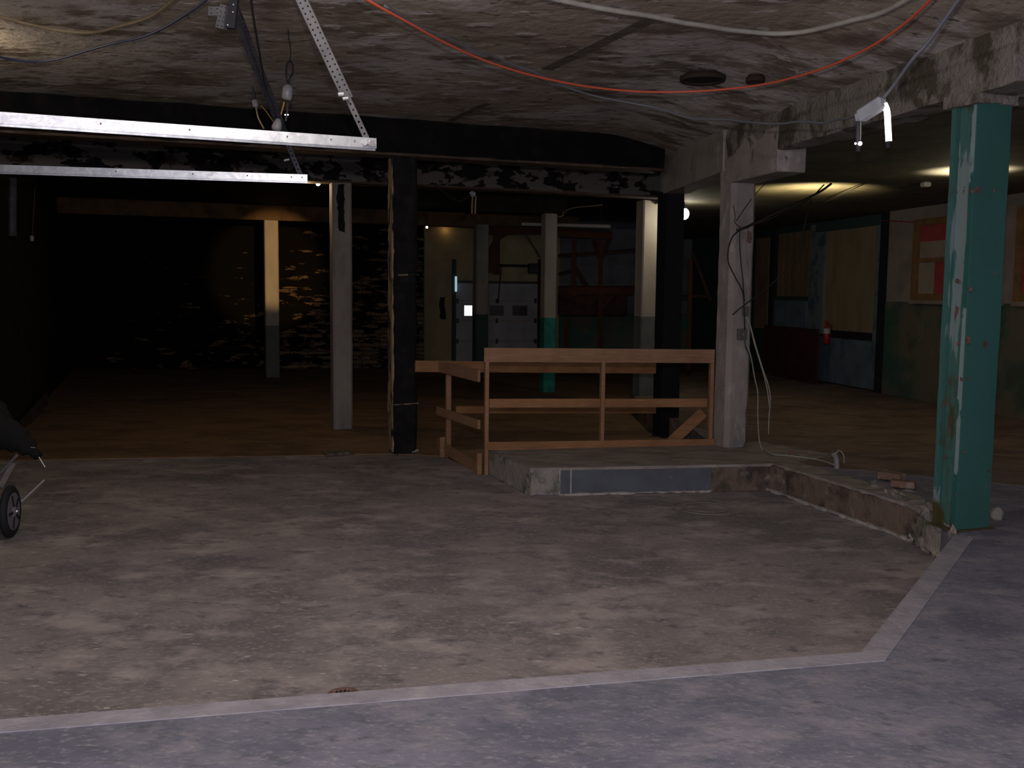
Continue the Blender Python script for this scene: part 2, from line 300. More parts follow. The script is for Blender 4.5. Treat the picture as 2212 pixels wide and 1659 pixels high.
def catmull(pts, k=8):
    P = [Vector(p) for p in pts]; P = [2 * P[0] - P[1]] + P + [2 * P[-1] - P[-2]]; out = []
    for i in range(1, len(P) - 2):
        for j in range(k):
            t = j / k; p0, p1, p2, p3 = P[i - 1:i + 3]
            out.append(0.5 * ((2 * p1) + (p2 - p0) * t + (2 * p0 - 5 * p1 + 4 * p2 - p3) * t * t + (3 * p1 - p0 - 3 * p2 + p3) * t ** 3))
    out.append(P[-2]); return out
def tube(bm, pts, r, n=8, k=8, wob=0.0):
    P = catmull(pts, k) if k > 1 else [Vector(p) for p in pts]
    if wob:
        P = [p + noise.noise_vector(p * 3.0) * wob for p in P]
    rings = []
    up = Vector((0.13, 0.2, 1)).normalized()
    for i, p in enumerate(P):
        d = (P[min(i + 1, len(P) - 1)] - P[max(i - 1, 0)])
        d = d.normalized() if d.length > 1e-9 else Vector((0, 1, 0))
        s = d.cross(up)
        if s.length < 0.05: s = d.cross(Vector((1, 0, 0)))
        s.normalize(); u = s.cross(d)
        rr = r[min(i * len(r) // len(P), len(r) - 1)] if isinstance(r, (list, tuple)) else r
        rings.append([bm.verts.new(p + (s * math.cos(2 * math.pi * j / n) + u * math.sin(2 * math.pi * j / n)) * rr) for j in range(n)])
    for a, b in zip(rings, rings[1:]):
        for j in range(n): bm.faces.new((a[j], a[(j + 1) % n], b[(j + 1) % n], b[j]))
    bm.faces.new(rings[0][::-1]); bm.faces.new(rings[-1])
def cyl(bm, a, b, r, n=20, r2=None):
    a, b = Vector(a), Vector(b)
    d = (b - a).normalized(); up = Z if abs(d.z) < 0.9 else Vector((1, 0, 0))
    s = d.cross(up).normalized(); u = s.cross(d); r2 = r if r2 is None else r2
    A = [bm.verts.new(a + (s * math.cos(2 * math.pi * j / n) + u * math.sin(2 * math.pi * j / n)) * r) for j in range(n)]
    Bv = [bm.verts.new(b + (s * math.cos(2 * math.pi * j / n) + u * math.sin(2 * math.pi * j / n)) * r2) for j in range(n)]
    for j in range(n): bm.faces.new((A[j], A[(j + 1) % n], Bv[(j + 1) % n], Bv[j]))
    bm.faces.new(A[::-1]); bm.faces.new(Bv)
def lathe(bm, c, prof, axis=Z, n=24):
    """prof = list of (r, h) along axis"""
    c = Vector(c); d = Vector(axis).normalized(); up = Z if abs(d.z) < 0.9 else Vector((1, 0, 0))
    s = d.cross(up).normalized(); u = s.cross(d); rings = []
    for r, h in prof:
        r = max(r, 1e-4)
        rings.append([bm.verts.new(c + d * h + (s * math.cos(2 * math.pi * j / n) + u * math.sin(2 * math.pi * j / n)) * r) for j in range(n)])
    for a, b in zip(rings, rings[1:]):
        for j in range(n): bm.faces.new((a[j], a[(j + 1) % n], b[(j + 1) % n], b[j]))
    bm.faces.new(rings[0][::-1]); bm.faces.new(rings[-1])
def sphere(bm, c, r, sc=(1, 1, 1)):
    bmesh.ops.create_uvsphere(bm, u_segments=16, v_segments=10, radius=r, matrix=Matrix.Translation(Vector(c)) @ Matrix.Diagonal((*sc, 1)))
def roughen(bm, amt, cell, scale=6.0, seed=0.0):
    """cut long edges down to about `cell` and push the surface about, so arrises look chipped"""
    for _ in range(7):
        es = [e for e in bm.edges if e.calc_length() > cell * 1.6]
        if not es: break
        bmesh.ops.subdivide_edges(bm, edges=es, cuts=1, use_grid_fill=True)
    bm.normal_update()
    for v in bm.verts:
        sharp = 1.0
        if len(v.link_faces) > 1:
            ns = [f.normal for f in v.link_faces]
            if min(ns[0].dot(q) for q in ns) < 0.5: sharp = 2.2
        k = noise.noise(v.co * scale + Vector((seed, 0, 0))) + 0.5 * noise.noise(v.co * scale * 2.7)
        v.co += v.normal * amt * sharp * (k - 0.25)
def column(bm, c, w, z0, z1, d=None, ch=0.02):
    d = d or w; h, k = w / 2, d / 2
    pts = [(-h + ch, -k), (h - ch, -k), (h, -k + ch), (h, k - ch), (h - ch, k), (-h + ch, k), (-h, k - ch), (-h, -k + ch)]
    P = [Vector((c[0], c[1], 0)) + U * x + V * y for x, y in pts]
    prism(bm, P, z0, z1)

# ------------------------------------------------------------------ key points
LOW = -0.25
BACKZ = LOW
colB1 = on(867, 981, LOW) + Vector((0.0, 0.14, 0)); colB2 = on(1440, 945, LOW) + Vector((0, 0.12, 0))
colC = on(1578, 967, 0.0) + Vector((0.02, 0.12, 0))
colT = on(2084, 1146, 0.0) + Vector((0.02, 0.12, 0))
col740 = on(742, 928, LOW) + V * 0.13; col590 = on(590, 816, LOW) + V * 0.14
col1187 = on(1187, 848, LOW) + V * 0.12; col1400 = on(1398, 856, 0.0) + V * 0.13
col1040 = at(1038, 640, 21.7); 
e0 = on(0, 1556, 0); e1 = on(1860, 1410, 0); e2 = on(2062, 1156, 0)
q1 = on(2000, 1104, 0); q0 = on(1667, 1002, 0); c0 = on(1148, 1012, 0); c1 = on(1050, 968, 0)
A_ = on(1048, 972, 0); B_ = on(1540, 961, 0)
RW_P = on(1905, 850, 0); RW_D = (Vector((-0.19, 1.0, 0))).normalized()   # right wall
def beamR_x(y):   # line teal post -> centre column
    t = (y - colT.y) / (colC.y - colT.y); return colT.x + (colC.x - colT.x) * t
def ceil_z(x, y):
    xr = beamR_x(y) if y < colC.y else colC.x
    d = xr - x; k = max(0.0, min(1.0, 1 - d / 1.3)); k = k * k * (3 - 2 * k)
    return 3.50 - 0.21 * k
def onc(px, py, off=0.06):
    z = 3.45
    for _ in range(12):
        p = on(px, py, z); z = 0.5 * z + 0.5 * (ceil_z(p.x, p.y) - off)
    return on(px, py, z)

# ------------------------------------------------------------------ floors
far0 = Vector((-6.6, 0, 0)) 
sideRear = on(958, 985, LOW); sideFront = on(1047, 1026, LOW)
ext = e0 + (e0 - e1).normalized() * 7
slab = [(-9, -5), (10, -5), (10, 30), (4.6, 30), (col1400.x - .16, col1400.y + .2), (colB2.x - 0.1, colB2.y + 0.5), (colB2.x + 0.16, colB2.y - 0.14), (B_.x + 0.0, B_.y), (c1.x, c1.y), (c0.x, c0.y), (q0.x, q0.y), (q1.x, q1.y), (e2.x, e2.y), (e1.x, e1.y), (ext.x, ext.y)]
bm = B(); prism(bm, slab, LOW - 0.2, 0.0)
struct('floor', bm, M['slab'])
Lf0 = on(0, 995, LOW); Lf1 = on(850, 981, LOW); Lf0e = Lf0 + (Lf0 - Lf1).normalized() * 5
bm = B(); prism(bm, [(-9, -5), (5, -5), (5, 10.6), (c1.x + .2, 10.6), (sideFront.x, sideFront.y), (sideRear.x, sideRear.y), (Lf1.x, Lf1.y), (Lf0e.x, Lf0e.y)], LOW - 0.6, LOW - 0.003)
struct('floor_sunken', bm, M['pit'])
rearR = Vector((colB2.x, colB2.y - 0.1)); rearL = Vector((sideRear.x - 0.05, sideRear.y + 0.25))
bm = B(); prism(bm, [(Lf0e.x, Lf0e.y), (Lf1.x, Lf1.y), (sideRear.x, sideRear.y), rearL, rearR, (colB2.x + 1, colB2.y), (10, 20), (10, 30), (-16, 30), (-16, Lf0e.y)], LOW - 0.3, LOW + 0.006)
struct('floor_back', bm, M['brown'])
# brown dusty film of the right hand room lies on the upper slab
bm = B(); prism(bm, [(colC.x + .5, 9.3), (9.8, 5.2), (9.8, 30), (4.58, 29.9), (col1400.x - .18, col1400.y + .2), (colB2.x - .12, colB2.y + 0.5), (colC.x + .2, colC.y + .3)], LOW, 0.004)
M['brown_right'] = mat('brown_dusty_floor', (0.185, 0.135, 0.108), [((0.11, 0.08, 0.065), 1.2, 0.42, 0.62, (1, 1.6, 1), 9), ((0.27, 0.20, 0.16), 3.0, 0.52, 0.72, (1, 1.8, 1), 9), ((0.09, 0.065, 0.05), 7, 0.58, 0.72, (1, 1.6, 1), 9)], rough=0.9)
struct('floor_right', bm, M['brown_right'])
# stairwell under the guardrail
bm = B()
hw = [Vector((c1.x, c1.y, 0)), Vector((B_.x, B_.y, 0)), Vector((rearR.x, rearR.y, 0)), Vector((rearL.x, rearL.y, 0))]
for i in range(4):
    a, b = hw[i], hw[(i + 1) % 4]; c = (a + b) / 2
    out = (c - sum(hw, Vector()) / 4); out.z = 0; out.normalize()
    bar(bm, a + out * 0.07 + Z * -1.6, b + out * 0.07 + Z * -1.6, 0.14, 2.0)
struct('wall_stairwell', bm, M['stained'])
bm = B()
for i in range(8):
    p = rearR.to_3d().lerp(rearL.to_3d(), (i + 0.5) / 8); q = Vector((B_.x, B_.y, 0)).lerp(Vector((c1.x, c1.y, 0)), (i + 0.5) / 8)
    zz = LOW - 0.28 - 0.19 * i
    p.z = q.z = zz; dd = (q - p).normalized() * 0.05
    bar(bm, p + dd, q - dd, 0.30, 0.05)
tag(obj('stair_flight', bm, M['stained']), 'concrete stair steps going down inside the timber guardrail', 'stairs')

# pale worn band along the slab edge
bm = B()
def band(a, b, wd, side):
    d = (b - a).normalized(); n = Vector((-d.y, d.x, 0)) * side
    return n
n1 = Vector((e1 - e0)).normalized(); n1 = Vector((n1.y, -n1.x, 0)); n2 = (e2 - e1).normalized(); n2 = Vector((n2.y, -n2.x, 0))
bt = 0.12
mid = e1 + (n1 + n2).normalized() * bt * 1.03
prism(bm, [(ext.x, ext.y), (e1.x, e1.y), (mid.x, mid.y), (ext.x + n1.x * bt, ext.y + n1.y * bt)], -0.02, 0.004)
prism(bm, [(e1.x, e1.y), (e2.x, e2.y), (e2.x + n2.x * bt, e2.y + n2.y * bt), (mid.x, mid.y)], -0.02, 0.004)
struct('trim_1', bm, M['edge'])

# platform: painted front, broken corner, stained part, right hand kerb
pl = thing('concrete_platform', 'low concrete platform with slate painted front before the guardrail', 'platform', (c0.x, c0.y, 0))
bm = B(); prism(bm, [(c1.x + .03, c1.y + 0.02), (c0.x - .02, c0.y - .03), (q0.x, q0.y - .03), (q0.x + .8, q0.y + .5), (colC.x + .4, colC.y + .3), (B_.x, B_.y - 0.01)], -0.02, 0.008)
roughen(bm, 0.002, 0.25, 4); obj('platform_top', bm, M['platform_top'], pl)
p535 = vp(1535, 1010, c0, (q0 - c0).normalized()); d = (q0 - c0).normalized(); nf = Vector((d.y, -d.x, 0))
p1145 = c0 + d * 0.26; 
def facade(a, b, m, nm, th=0.02, z0=LOW, z1=-0.006, rg=0.0, lab=None, par=pl):
    bm = B(); dd = (b - a).normalized(); nn = Vector((dd.y, -dd.x, 0))
    a2 = Vector((a.x, a.y, (z0 + z1) / 2)) + nn * th / 2; b2 = Vector((b.x, b.y, (z0 + z1) / 2)) + nn * th / 2
    bar(bm, a2, b2, th, z1 - z0)
    if rg: roughen(bm, rg, 0.05, 9)
    o = obj(nm, bm, m, par)
    if lab: o['label'] = lab
    return o
facade(p1145, p535, M['slate'], 'painted_face', lab='slate blue painted face')
facade(p535, q0, M['stained'], 'stained_face', lab='brown stained bare face')
facade(c0 - d * .015, p1145, M['rubble'], 'broken_corner', 0.035, rg=0.012, lab='broken pale corner of the platform')
facade(c1, c0, M['rubble'], 'side_face', 0.02, rg=0.006, lab='flaking side face')
facade(p1145 + d * .10, p1145 + d * .112, M['line'], 'paint_line', 0.026, lab='pale vertical line on the painted face')
facade(p1145 - d * .008, p1145 + d * .008, M['line'], 'paint_line', 0.026, lab='pale vertical line on the painted face')
bm = B(); a = p1145 + nf * .03; b = p535 + nf * .03
bar(bm, Vector((a.x, a.y, LOW + .008)), Vector((b.x, b.y, LOW + .008)), 0.035, 0.02); roughen(bm, 0.008, 0.04, 14)
obj('mortar_line', bm, M['line'], pl)
kb = thing('concrete_kerb', 'stained concrete kerb running from the platform to the teal post', 'kerb', (q1.x, q1.y, 0))
facade(q0, q1, M['stained'], 'kerb_face', 0.03, rg=0.007, par=kb)
bm = B(); dk = (q1 - q0).normalized(); nk = Vector((dk.y, -dk.x, 0))
bar(bm, q0 + Z * 0.005 - nk * .12, q1 + Z * 0.005 - nk * .12, 0.28, 0.03); roughen(bm, 0.008, 0.08, 8); obj('kerb_top', bm, M['platform_top'], kb)
bm = B(); bar(bm, Vector((q0.x, q0.y, LOW + .01)) + nk * .04, Vector((q1.x, q1.y, LOW + .01)) + nk * .04, 0.05, 0.03); roughen(bm, 0.008, 0.06, 14); obj('mortar_line', bm, M['line'], kb)
# broken lump at the kerb end by the teal post
bm = B(); pp = [on(1888, 1056, 0), on(1880, 1112, LOW), on(1965, 1156, LOW), on(2040, 1176, LOW), e2 + Vector((.03, .05, 0)), colT + Vector((-.1, .25, 0)), on(1985, 1062, 0)]
prism(bm, [(p.x, p.y) for p in pp], LOW, 0.01)
roughen(bm, 0.045, 0.06, 4, 3.0); obj('broken_end', bm, M['rubble'], kb)
# ------------------------------------------------------------------ ceilings
bm = B()
ny, nx = 90, 120; grid = []
fb0 = colB1 + V * -0.0; 
for j in range(ny + 1):
    y = -5 + (13.2 + 5) * j / ny; row = []
    xr = 10.0
    for i in range(nx + 1):
        x = -10 + (xr + 10) * (i / nx)
        zz = ceil_z(x, y)
        pv = Vector((x, y, 0))
        zz += 0.012 * noise.noise(pv * 1.3) + 0.010 * max(0, noise.noise(pv * Vector((3, 6, 1)).x)) 
        dr = (beamR_x(y) - x) if y < colC.y else 9
        if 0 < dr < 1.2: zz -= 0.03 * max(0, noise.noise(Vector((x * 2.5, y * 2.5, 4))))
        row.append(bm.verts.new((x, y, zz)))
    grid.append(row)
for j in range(ny):
    for i in range(nx): bm.faces.new((grid[j][i], grid[j][i + 1], grid[j + 1][i + 1], grid[j + 1][i]))
g = bmesh.ops.extrude_face_region(bm, geom=bm.faces[:])
bmesh.ops.translate(bm, verts=[v for v in g['geom'] if isinstance(v, bmesh.types.BMVert)], vec=(0, 0, 0.3))
struct('ceiling', bm, M['ceil'], smooth=False)
# back room and right room ceilings
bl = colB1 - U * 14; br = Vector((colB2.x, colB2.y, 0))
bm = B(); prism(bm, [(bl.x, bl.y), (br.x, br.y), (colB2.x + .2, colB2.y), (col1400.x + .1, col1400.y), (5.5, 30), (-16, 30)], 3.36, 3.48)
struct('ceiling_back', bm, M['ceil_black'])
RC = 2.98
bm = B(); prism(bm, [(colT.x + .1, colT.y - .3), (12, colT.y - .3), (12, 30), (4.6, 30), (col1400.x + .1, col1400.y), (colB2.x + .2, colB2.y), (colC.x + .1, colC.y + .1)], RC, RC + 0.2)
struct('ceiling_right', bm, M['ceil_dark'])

# ceiling seam strips
M['seam'] = mat('rough_seam', (0.15, 0.125, 0.105), [((0.09, 0.075, 0.06), 8, 0.4, 0.7)], bmp=.6)
def ceil_strip(pts, wd, nm, lab, m, off=0.0, th=0.012):
    bm = B()
    P = [onc(x, y, off) for x, y in pts]
    for a, b in zip(P, P[1:]): bar(bm, a, b, wd, th)
    roughen(bm, 0.006, 0.08, 10)
    return obj(nm, bm, m)
s = ceil_strip([(1400, 45), (1290, 98), (1180, 150)], 0.12, 'trim_2', '', M['seam'], 0.004); s['kind'] = 'structure'
s = ceil_strip([(1055, 222), (1010, 242), (972, 262)], 0.09, 'trim_3', '', M['seam'], 0.004); s['kind'] = 'structure'

# ------------------------------------------------------------------ beams
def beamobj(nm, lab, a, b, w, z0, z1, m, rg=0.008, cell=0.18, under=None):
    bm = B(); bar(bm, Vector((a.x, a.y, (z0 + z1) / 2)), Vector((b.x, b.y, (z0 + z1) / 2)), w, z1 - z0)
    if rg: roughen(bm, rg, cell, 3)
    if under:
        t = thing(nm, lab, 'beam', (b.x, b.y, z0)); obj('beam_body', bm, m, t)
        bm = B(); bar(bm, Vector((a.x, a.y, z0 - 0.008)), Vector((b.x, b.y, z0 - 0.008)), w * 1.02, 0.03); roughen(bm, 0.004, .2, 5)
        u = obj('beam_soffit', bm, under, t); return t
    return tag(obj(nm, bm, m), lab, 'beam')
M['soffit'] = mat('brown_soffit', (0.085, 0.055, 0.04), [((0.04, 0.025, 0.018), 3, 0.45, 0.65), ((0.15, 0.11, 0.085), 7, 0.58, 0.7)])
b1r = vp(1437, 330, colB1 - V * 0.15, U); b1r = Vector((b1r.x, b1r.y, 0)) + V * 0.15
beamobj('ceiling_beam', 'long black painted ceiling beam across the front of the dark bay', Vector((colB1.x, colB1.y, 0)) - U * 9, b1r, 0.30, 3.12, 3.50, M['black_beam'], under=M['soffit'])
b2a = Vector((col740.x, col740.y, 0)) - U * 10; b2b = Vector((col740.x, col740.y, 0)) + U * ((col1400.x - col740.x) / U.x + 0.1)
beamobj('ceiling_beam', 'pale ceiling beam with black paint peeling in blotches, behind the black beam', b2a, b2b, 0.28, 3.03, 3.37, M['peel'], rg=0.006, under=M['soffit'])
c5 = Vector((col590.x, col590.y, 0)); 
beamobj('ceiling_beam', 'brown ceiling beam over the cream column lit by a warm bulb', c5 - U * 5, c5 + U * 7, 0.30, 3.05, 3.36, mat('brown_beam', (0.12, 0.07, 0.033), [((0.06, 0.035, 0.018), 3, 0.45, 0.65)]), rg=0.004, cell=.4)
c6 = Vector((col1187.x, col1187.y, 0))
beamobj('ceiling_beam', 'sooty ceiling beam on top of the cream and teal column', c6 - U * 1.6, c6 + U * 0.3, 0.26, 3.05, 3.36, M['ceil_black'], rg=0.004, cell=.4)
beamobj('ceiling_beam', 'plain concrete beam from the grey central column back to the black column', Vector((colC.x - .02, colC.y, 0)), Vector((colB2.x + .02, colB2.y + .1, 0)), 0.30, 2.87, 3.55, M['header'], rg=0.005)
tb = (colT - colC); tb.z = 0; tb.normalize(); tn = Vector((tb.y, -tb.x, 0))
beamobj('ceiling_beam', 'flaking concrete beam from the grey central column to the teal post', Vector((colC.x, colC.y, 0)) + tb * 0.05, Vector((colT.x, colT.y, 0)) + tb * 0.5, 0.30, 2.94, 3.42, M['spall'], rg=0.018, cell=0.09)
# edge of the raised near ceiling to the right of the teal post
bt0 = Vector((colT.x - .05, colT.y, 0))
beamobj('ceiling_beam', 'concrete beam running right from the head of the teal post', bt0, bt0 + U * 6, 0.3, 2.94, 3.5, M['spall'], rg=0.014, cell=0.12)
# haunch under that beam at the central column
bm = B(); hn = vp(1710, 370, colC, tb); 
ha = Vector((colC.x, colC.y, 0)) - tb * .14; hb = Vector((hn.x, hn.y, 0))
bar(bm, Vector((ha.x, ha.y, 2.95)) , Vector((hb.x, hb.y, 2.95)), 0.30, 0.42, bev=0.01); roughen(bm, 0.004, .15, 4)
tag(obj('beam_bracket', bm, M['header']), 'square-ended concrete bracket sticking out from the head of the grey central column', 'bracket')

# ------------------------------------------------------------------ columns
def two_tone(name, lab, c, w, z0, zm, z1, top, bottom, capm=None, rg=0.003):
    t = thing(name, lab, 'column', (c.x, c.y, z0))
    bm = B(); column(bm, c, w, zm, z1); roughen(bm, rg, .12, 5, c.x); a = obj('upper_shaft', bm, top, t)
    bm = B(); column(bm, c, w, z0 - .01, zm); roughen(bm, rg, .12, 5, c.x); b = obj('lower_shaft', bm, bottom, t)
    return t, a, b
two_tone('concrete_column', 'far cream column with grey lower part, lit warm, below the brown beam', col590, 0.29, LOW, 0.85, 3.05, M['cream'], M['grey_paint'])[2]['label'] = 'grey painted lower part'
two_tone('concrete_column', 'cream column with teal lower part seen beyond the guardrail', col1187, 0.24, LOW, 1.14, 3.05, M['cream'], M['teal_paint'])[2]['label'] = 'teal painted lower part'
two_tone('concrete_column', 'pale column with grey lower part just left of the black column end', col1400, 0.27, 0, 1.25, 3.04, M['cream'], M['grey_paint'])[2]['label'] = 'grey painted lower part'
two_tone('concrete_column', 'far grey-cream column with dark lower part before the overhead door', Vector((col1040.x, col1040.y, 0)), 0.28, LOW, 1.12, 3.05, M['grey_col'], M['green_head'])[2]['label'] = 'dark green lower part'
t = thing('concrete_column', 'plain grey concrete column left of the near black column', 'column', (col740.x, col740.y, LOW))
bm = B(); column(bm, col740, 0.26, LOW, 3.03, ch=0.025); roughen(bm, .004, .08, 5); obj('shaft', bm, M['grey_col'], t)
bm = B(); cs = vp(737, 450, col740 - V * .134, U); bar(bm, cs + Z * .32, cs - Z * .32, .006, .10, up=U); roughen(bm, .02, .04, 7); o = obj('soot_stain', bm, M['black'], t); o['label'] = 'black smear near the top'
t = thing('concrete_column', 'black painted column with flaked tan edge holding up the black beam', 'column', (colB1.x, colB1.y, LOW))
bm = B(); column(bm, colB1, 0.28, LOW, 3.12, ch=0.03); roughen(bm, .011, .07, 4); obj('shaft', bm, M['black'], t)
bm = B(); ce = colB1 - U * 0.145 - V * 0.02; 
bar(bm, Vector((ce.x, ce.y, LOW + .02)), Vector((ce.x, ce.y, 3.08)), 0.02, 0.22, up=V); roughen(bm, .009, .05, 6); o = obj('flaked_edge', bm, M['tanpeel'], t); o['label'] = 'flaked tan side'
bm = B(); cg = colB1 - V * 0.142
for zz in (1.78, 0.32):
    bar(bm, Vector((cg.x, cg.y, zz)) - U * .15, Vector((cg.x, cg.y, zz + .01)) + U * .15, 0.012, 0.012)
roughen(bm, .004, .03, 20); obj('crack', bm, M['tanpeel'], t)
bm = B(); column(bm, colB2, 0.26, LOW, 2.9, ch=0.015); roughen(bm, .003, .15, 4)
tag(obj('concrete_column', bm, mat('jet_black_paint', (0.004, 0.004, 0.007), [((0.007, 0.006, 0.01), 4, .4, .6)], rough=.9, bmp=.1)), 'jet black column at the right end of the guardrail opening', 'column')
# central column
cc = thing('concrete_column', 'pinkish grey concrete column at the right end of the guardrail', 'column', (colC.x, colC.y, 0))
bm = B(); column(bm, colC, 0.29, 0.0, 2.9, ch=0.045); roughen(bm, .006, .06, 6)
for v in bm.verts:      # broken away foot on the right
    k = (v.co - colC).dot(U)
    if k > 0.08 and v.co.z < 0.55: v.co -= U * 0.05 * max(0, 1 - v.co.z / .55) * (0.6 + noise.noise(v.co * 9))
obj('shaft', bm, M['conc'], cc)
cfr = colC - V * 0.155
def on_col(px, py): return vp(px, py, cfr, U)
p = on_col(1602, 722); bm = B(); bar(bm, p - U * .052, p + U * .052, 0.05, 0.115, bev=.006); jb = obj('junction_box', bm, M['boxgrey'], cc)
bm = B(); cyl(bm, p - V * .025, p - V * .032, .008, 8); obj('screw', bm, M['chrome'], jb)
p = on_col(1610, 672); bm = B(); bar(bm, p - U * .035, p + U * .035, 0.04, 0.10, bev=.006); obj('switch_box', bm, M['boxgrey'], cc)
p = on_col(1620, 512); bm = B(); box(bm, p, (.06, .03, .11), TH); roughen(bm, .02, .03, 20); obj('rust_spot', bm, M['ringrust'], cc)
# teal steel post: H section, open side to the left
tp = thing('steel_post', 'thick peeling teal steel post with rust and bare patches', 'post', (colT.x, colT.y, 0))
hw_, hd = 0.145, 0.115
prof_front = [(-hw_, -hd), (hw_, -hd), (hw_, -hd + .035), (-hw_, -hd + .035)]
def uvp(P): return [Vector((colT.x, colT.y, 0)) + U * x + V * y for x, y in P]
ztp = 2.90
bm = B(); prism(bm, uvp([(-hw_, -hd), (hw_, -hd), (hw_, -hd + .012), (-hw_, -hd + .012)]), 0, ztp); roughen(bm, .0015, .09, 4)
obj('front_flange', bm, M['teal'], tp)
bm = B(); prism(bm, uvp([(-hw_ + .001, -hd + .012), (-.02, -hd + .012), (-.02, -hd + .04), (-hw_ + .001, -hd + .05)]), 0, ztp); roughen(bm, .003, .06, 5)
o = obj('flange_edge', bm, M['undercoat'], tp); o['label'] = 'worn edge bared to pale undercoat'
bm = B(); prism(bm, uvp([(-hw_ + .028, -hd + .05), (-hw_ + .05, -hd + .02), (hw_ - .05, -hd + .02), (hw_ - .03, -hd + .05), (hw_ - .03, hd - .05), (hw_ - .05, hd - .02), (-hw_ + .05, hd - .02), (-hw_ + .028, hd - .05)]), 0, ztp); roughen(bm, .002, .07, 5)
o = obj('web', bm, M['teal_worn'], tp); o['label'] = 'recessed side worn and moss stained'
bm = B(); prism(bm, uvp([(-hw_, hd - .042), (hw_, hd - .042), (hw_, hd), (-hw_, hd)]), 0, ztp); roughen(bm, .002, .07, 5)
obj('rear_flange', bm, M['teal_worn'], tp)
M['chip'] = mat('bare_rusty_chip', (0.13, 0.082, 0.08), [((0.08, 0.045, 0.04), 30, 0.45, 0.6)], bmp=.5)
Pf = Vector((colT.x, colT.y, 0)) - V * (hd + .001)
for px, py, r in ((2114, 410, .026), (2150, 411, .014), (2128, 744, .030), (2136, 1018, .012), (2132, 1050, .010), (2150, 590, .012)):
    c = vp(px, py, Pf, U); bm = B(); lathe(bm, c, [(r, -.004), (r * .95, .001), (r * .5, .0025), (0, .003)], -V, 12)
    for q in bm.verts: q.co += (q.co - c).dot(U) * U * (.35 * noise.noise(q.co * 40) - .2) + Z * .01 * noise.noise(q.co * 30)
    obj('paint_chip', bm, M['chip'], tp)
Ps = Vector((colT.x, colT.y, 0)) - U * (hw_ + .001)
for px, py, r in ((2095, 626, .020), (2090, 735, .026), (2099, 412, .020), (2092, 818, .011), (2067, 608, .018), (2070, 742, .014), (2066, 815, .010), (2083, 976, .012), (2040, 985, .016), (2064, 1070, .010)):
    c = vp(px, py, Ps, V); bm = B(); lathe(bm, c, [(r, -.006), (r * .95, .002), (r * .5, .005), (0, .006)], -U, 12)
    for q in bm.verts: q.co += (q.co - c).dot(V) * V * (.35 * noise.noise(q.co * 40) - .2) + Z * .01 * noise.noise(q.co * 30)
    obj('paint_chip', bm, M['chip'], tp)
bm = B(); prism(bm, uvp([(-hw_ - .03, -hd - .02), (hw_ + .03, -hd - .02), (hw_ + .03, hd + .03), (-hw_ - .03, hd + .03)]), 0, .015); roughen(bm, .004, .06, 8)
obj('base_plate', bm, M['teal_worn'], tp)
bm = B(); prism(bm, uvp([(-hw_ - .04, -hd - .03), (hw_ + .04, -hd - .03), (hw_ + .04, hd + .04), (-hw_ - .04, hd + .04)]), ztp - .03, 2.955); roughen(bm, .012, .05, 5)
obj('concrete_capital', bm, M['spall'], tp)
bm = B(); sphere(bm, on(2152, 1122, 0) + Z * .03, .05, (1, .8, 1.2)); roughen(bm, .012, .03, 20)
tag(obj('stone_chunk', bm, M['rubble']), 'small pale stone chunk at the right foot of the teal post', 'stone')

# ------------------------------------------------------------------ guardrail
gr = thing('stair_guardrail', 'raw pine guardrail of boards and posts around the stair opening', 'guardrail', (c1.x, c1.y, 0))
rd = (B_ - A_).normalized(); rn = Vector((rd.y, -rd.x, 0))     # towards the camera
def brd(a, b, th, h, nm, m='wood', lab=None, bev=.004):
    bm = B(); bar(bm, a, b, th, h, bev=bev); o = obj(nm, bm, M[m], gr)
    if lab: o['label'] = lab
    return o
def pst(p, z0, z1, wx, wy, dirv, m='wood'):
    bm = B(); bar(bm, Vector((p.x, p.y, z0)), Vector((p.x, p.y, z1)), wx, wy, up=dirv, bev=.004); return obj('post', bm, M[m], gr)
A0 = Vector((A_.x - .01, A_.y, 0)); B0 = Vector((B_.x, B_.y, 0))
def zat(px, py, Pl=A_, D=rd): return vp(px, py, Pl, D)
tl, tr = zat(1044, 766), zat(1540, 769)
brd(tl + rn * .045, tr + rn * .045, 0.02, 0.145, 'top_rail', 'wood')
ml, mr = zat(1056, 871), zat(1527, 870)
brd(ml + rn * .0, mr + rn * .0, 0.03, 0.092, 'mid_rail', 'wood2')
kl, kr = zat(1050, 962), zat(1538, 955)
brd(kl + rn * .05, kr + rn * .05, 0.025, 0.085, 'toe_board', 'wood2')
pc = zat(1049, 1000); pst(pc + rn * .02 , LOW, tl.z + .05, 0.075, 0.04, rd)
pm = zat(1299, 900); pst(pm + rn * .015, -.01, tr.z - .04, 0.075, 0.04, rd)
pr = zat(1533, 900); pst(pr + rn * .015, 0.0, tr.z - .05, 0.062, 0.04, rd)
# side towards the left rear
sr = on(968, 987, LOW); sf = Vector((pc.x, pc.y, 0)); sd = Vector((sr.x - sf.x, sr.y - sf.y, 0)).normalized(); sn = Vector((sd.y, -sd.x, 0))
if sn.x > 0: sn = -sn
pst(Vector((sr.x, sr.y, 0)), LOW, .82, 0.055, 0.045, sd)
def sat(px, py): return vp(px, py, sf, sd)
a, b = sat(958, 792), sat(1044, 812); brd(a + sn * .045, b + sn * .045, .03, .125, 'top_rail', 'wood')
a, b = sat(953, 887), sat(1044, 917); brd(a + sn * .045, b + sn * .045, .03, .095, 'mid_rail', 'wood')
a, b = sat(953, 958), sat(1041, 1012); brd(a + sn * .045, b + sn * .045, .025, .125, 'toe_board', 'wood')
pst(Vector((sr.x, sr.y, 0)) + sn * .07, LOW, -.02, .06, .04, sd); pst(Vector((pc.x, pc.y, 0)) + sn * .05 - rd * .02, LOW, -.03, .05, .035, sd)
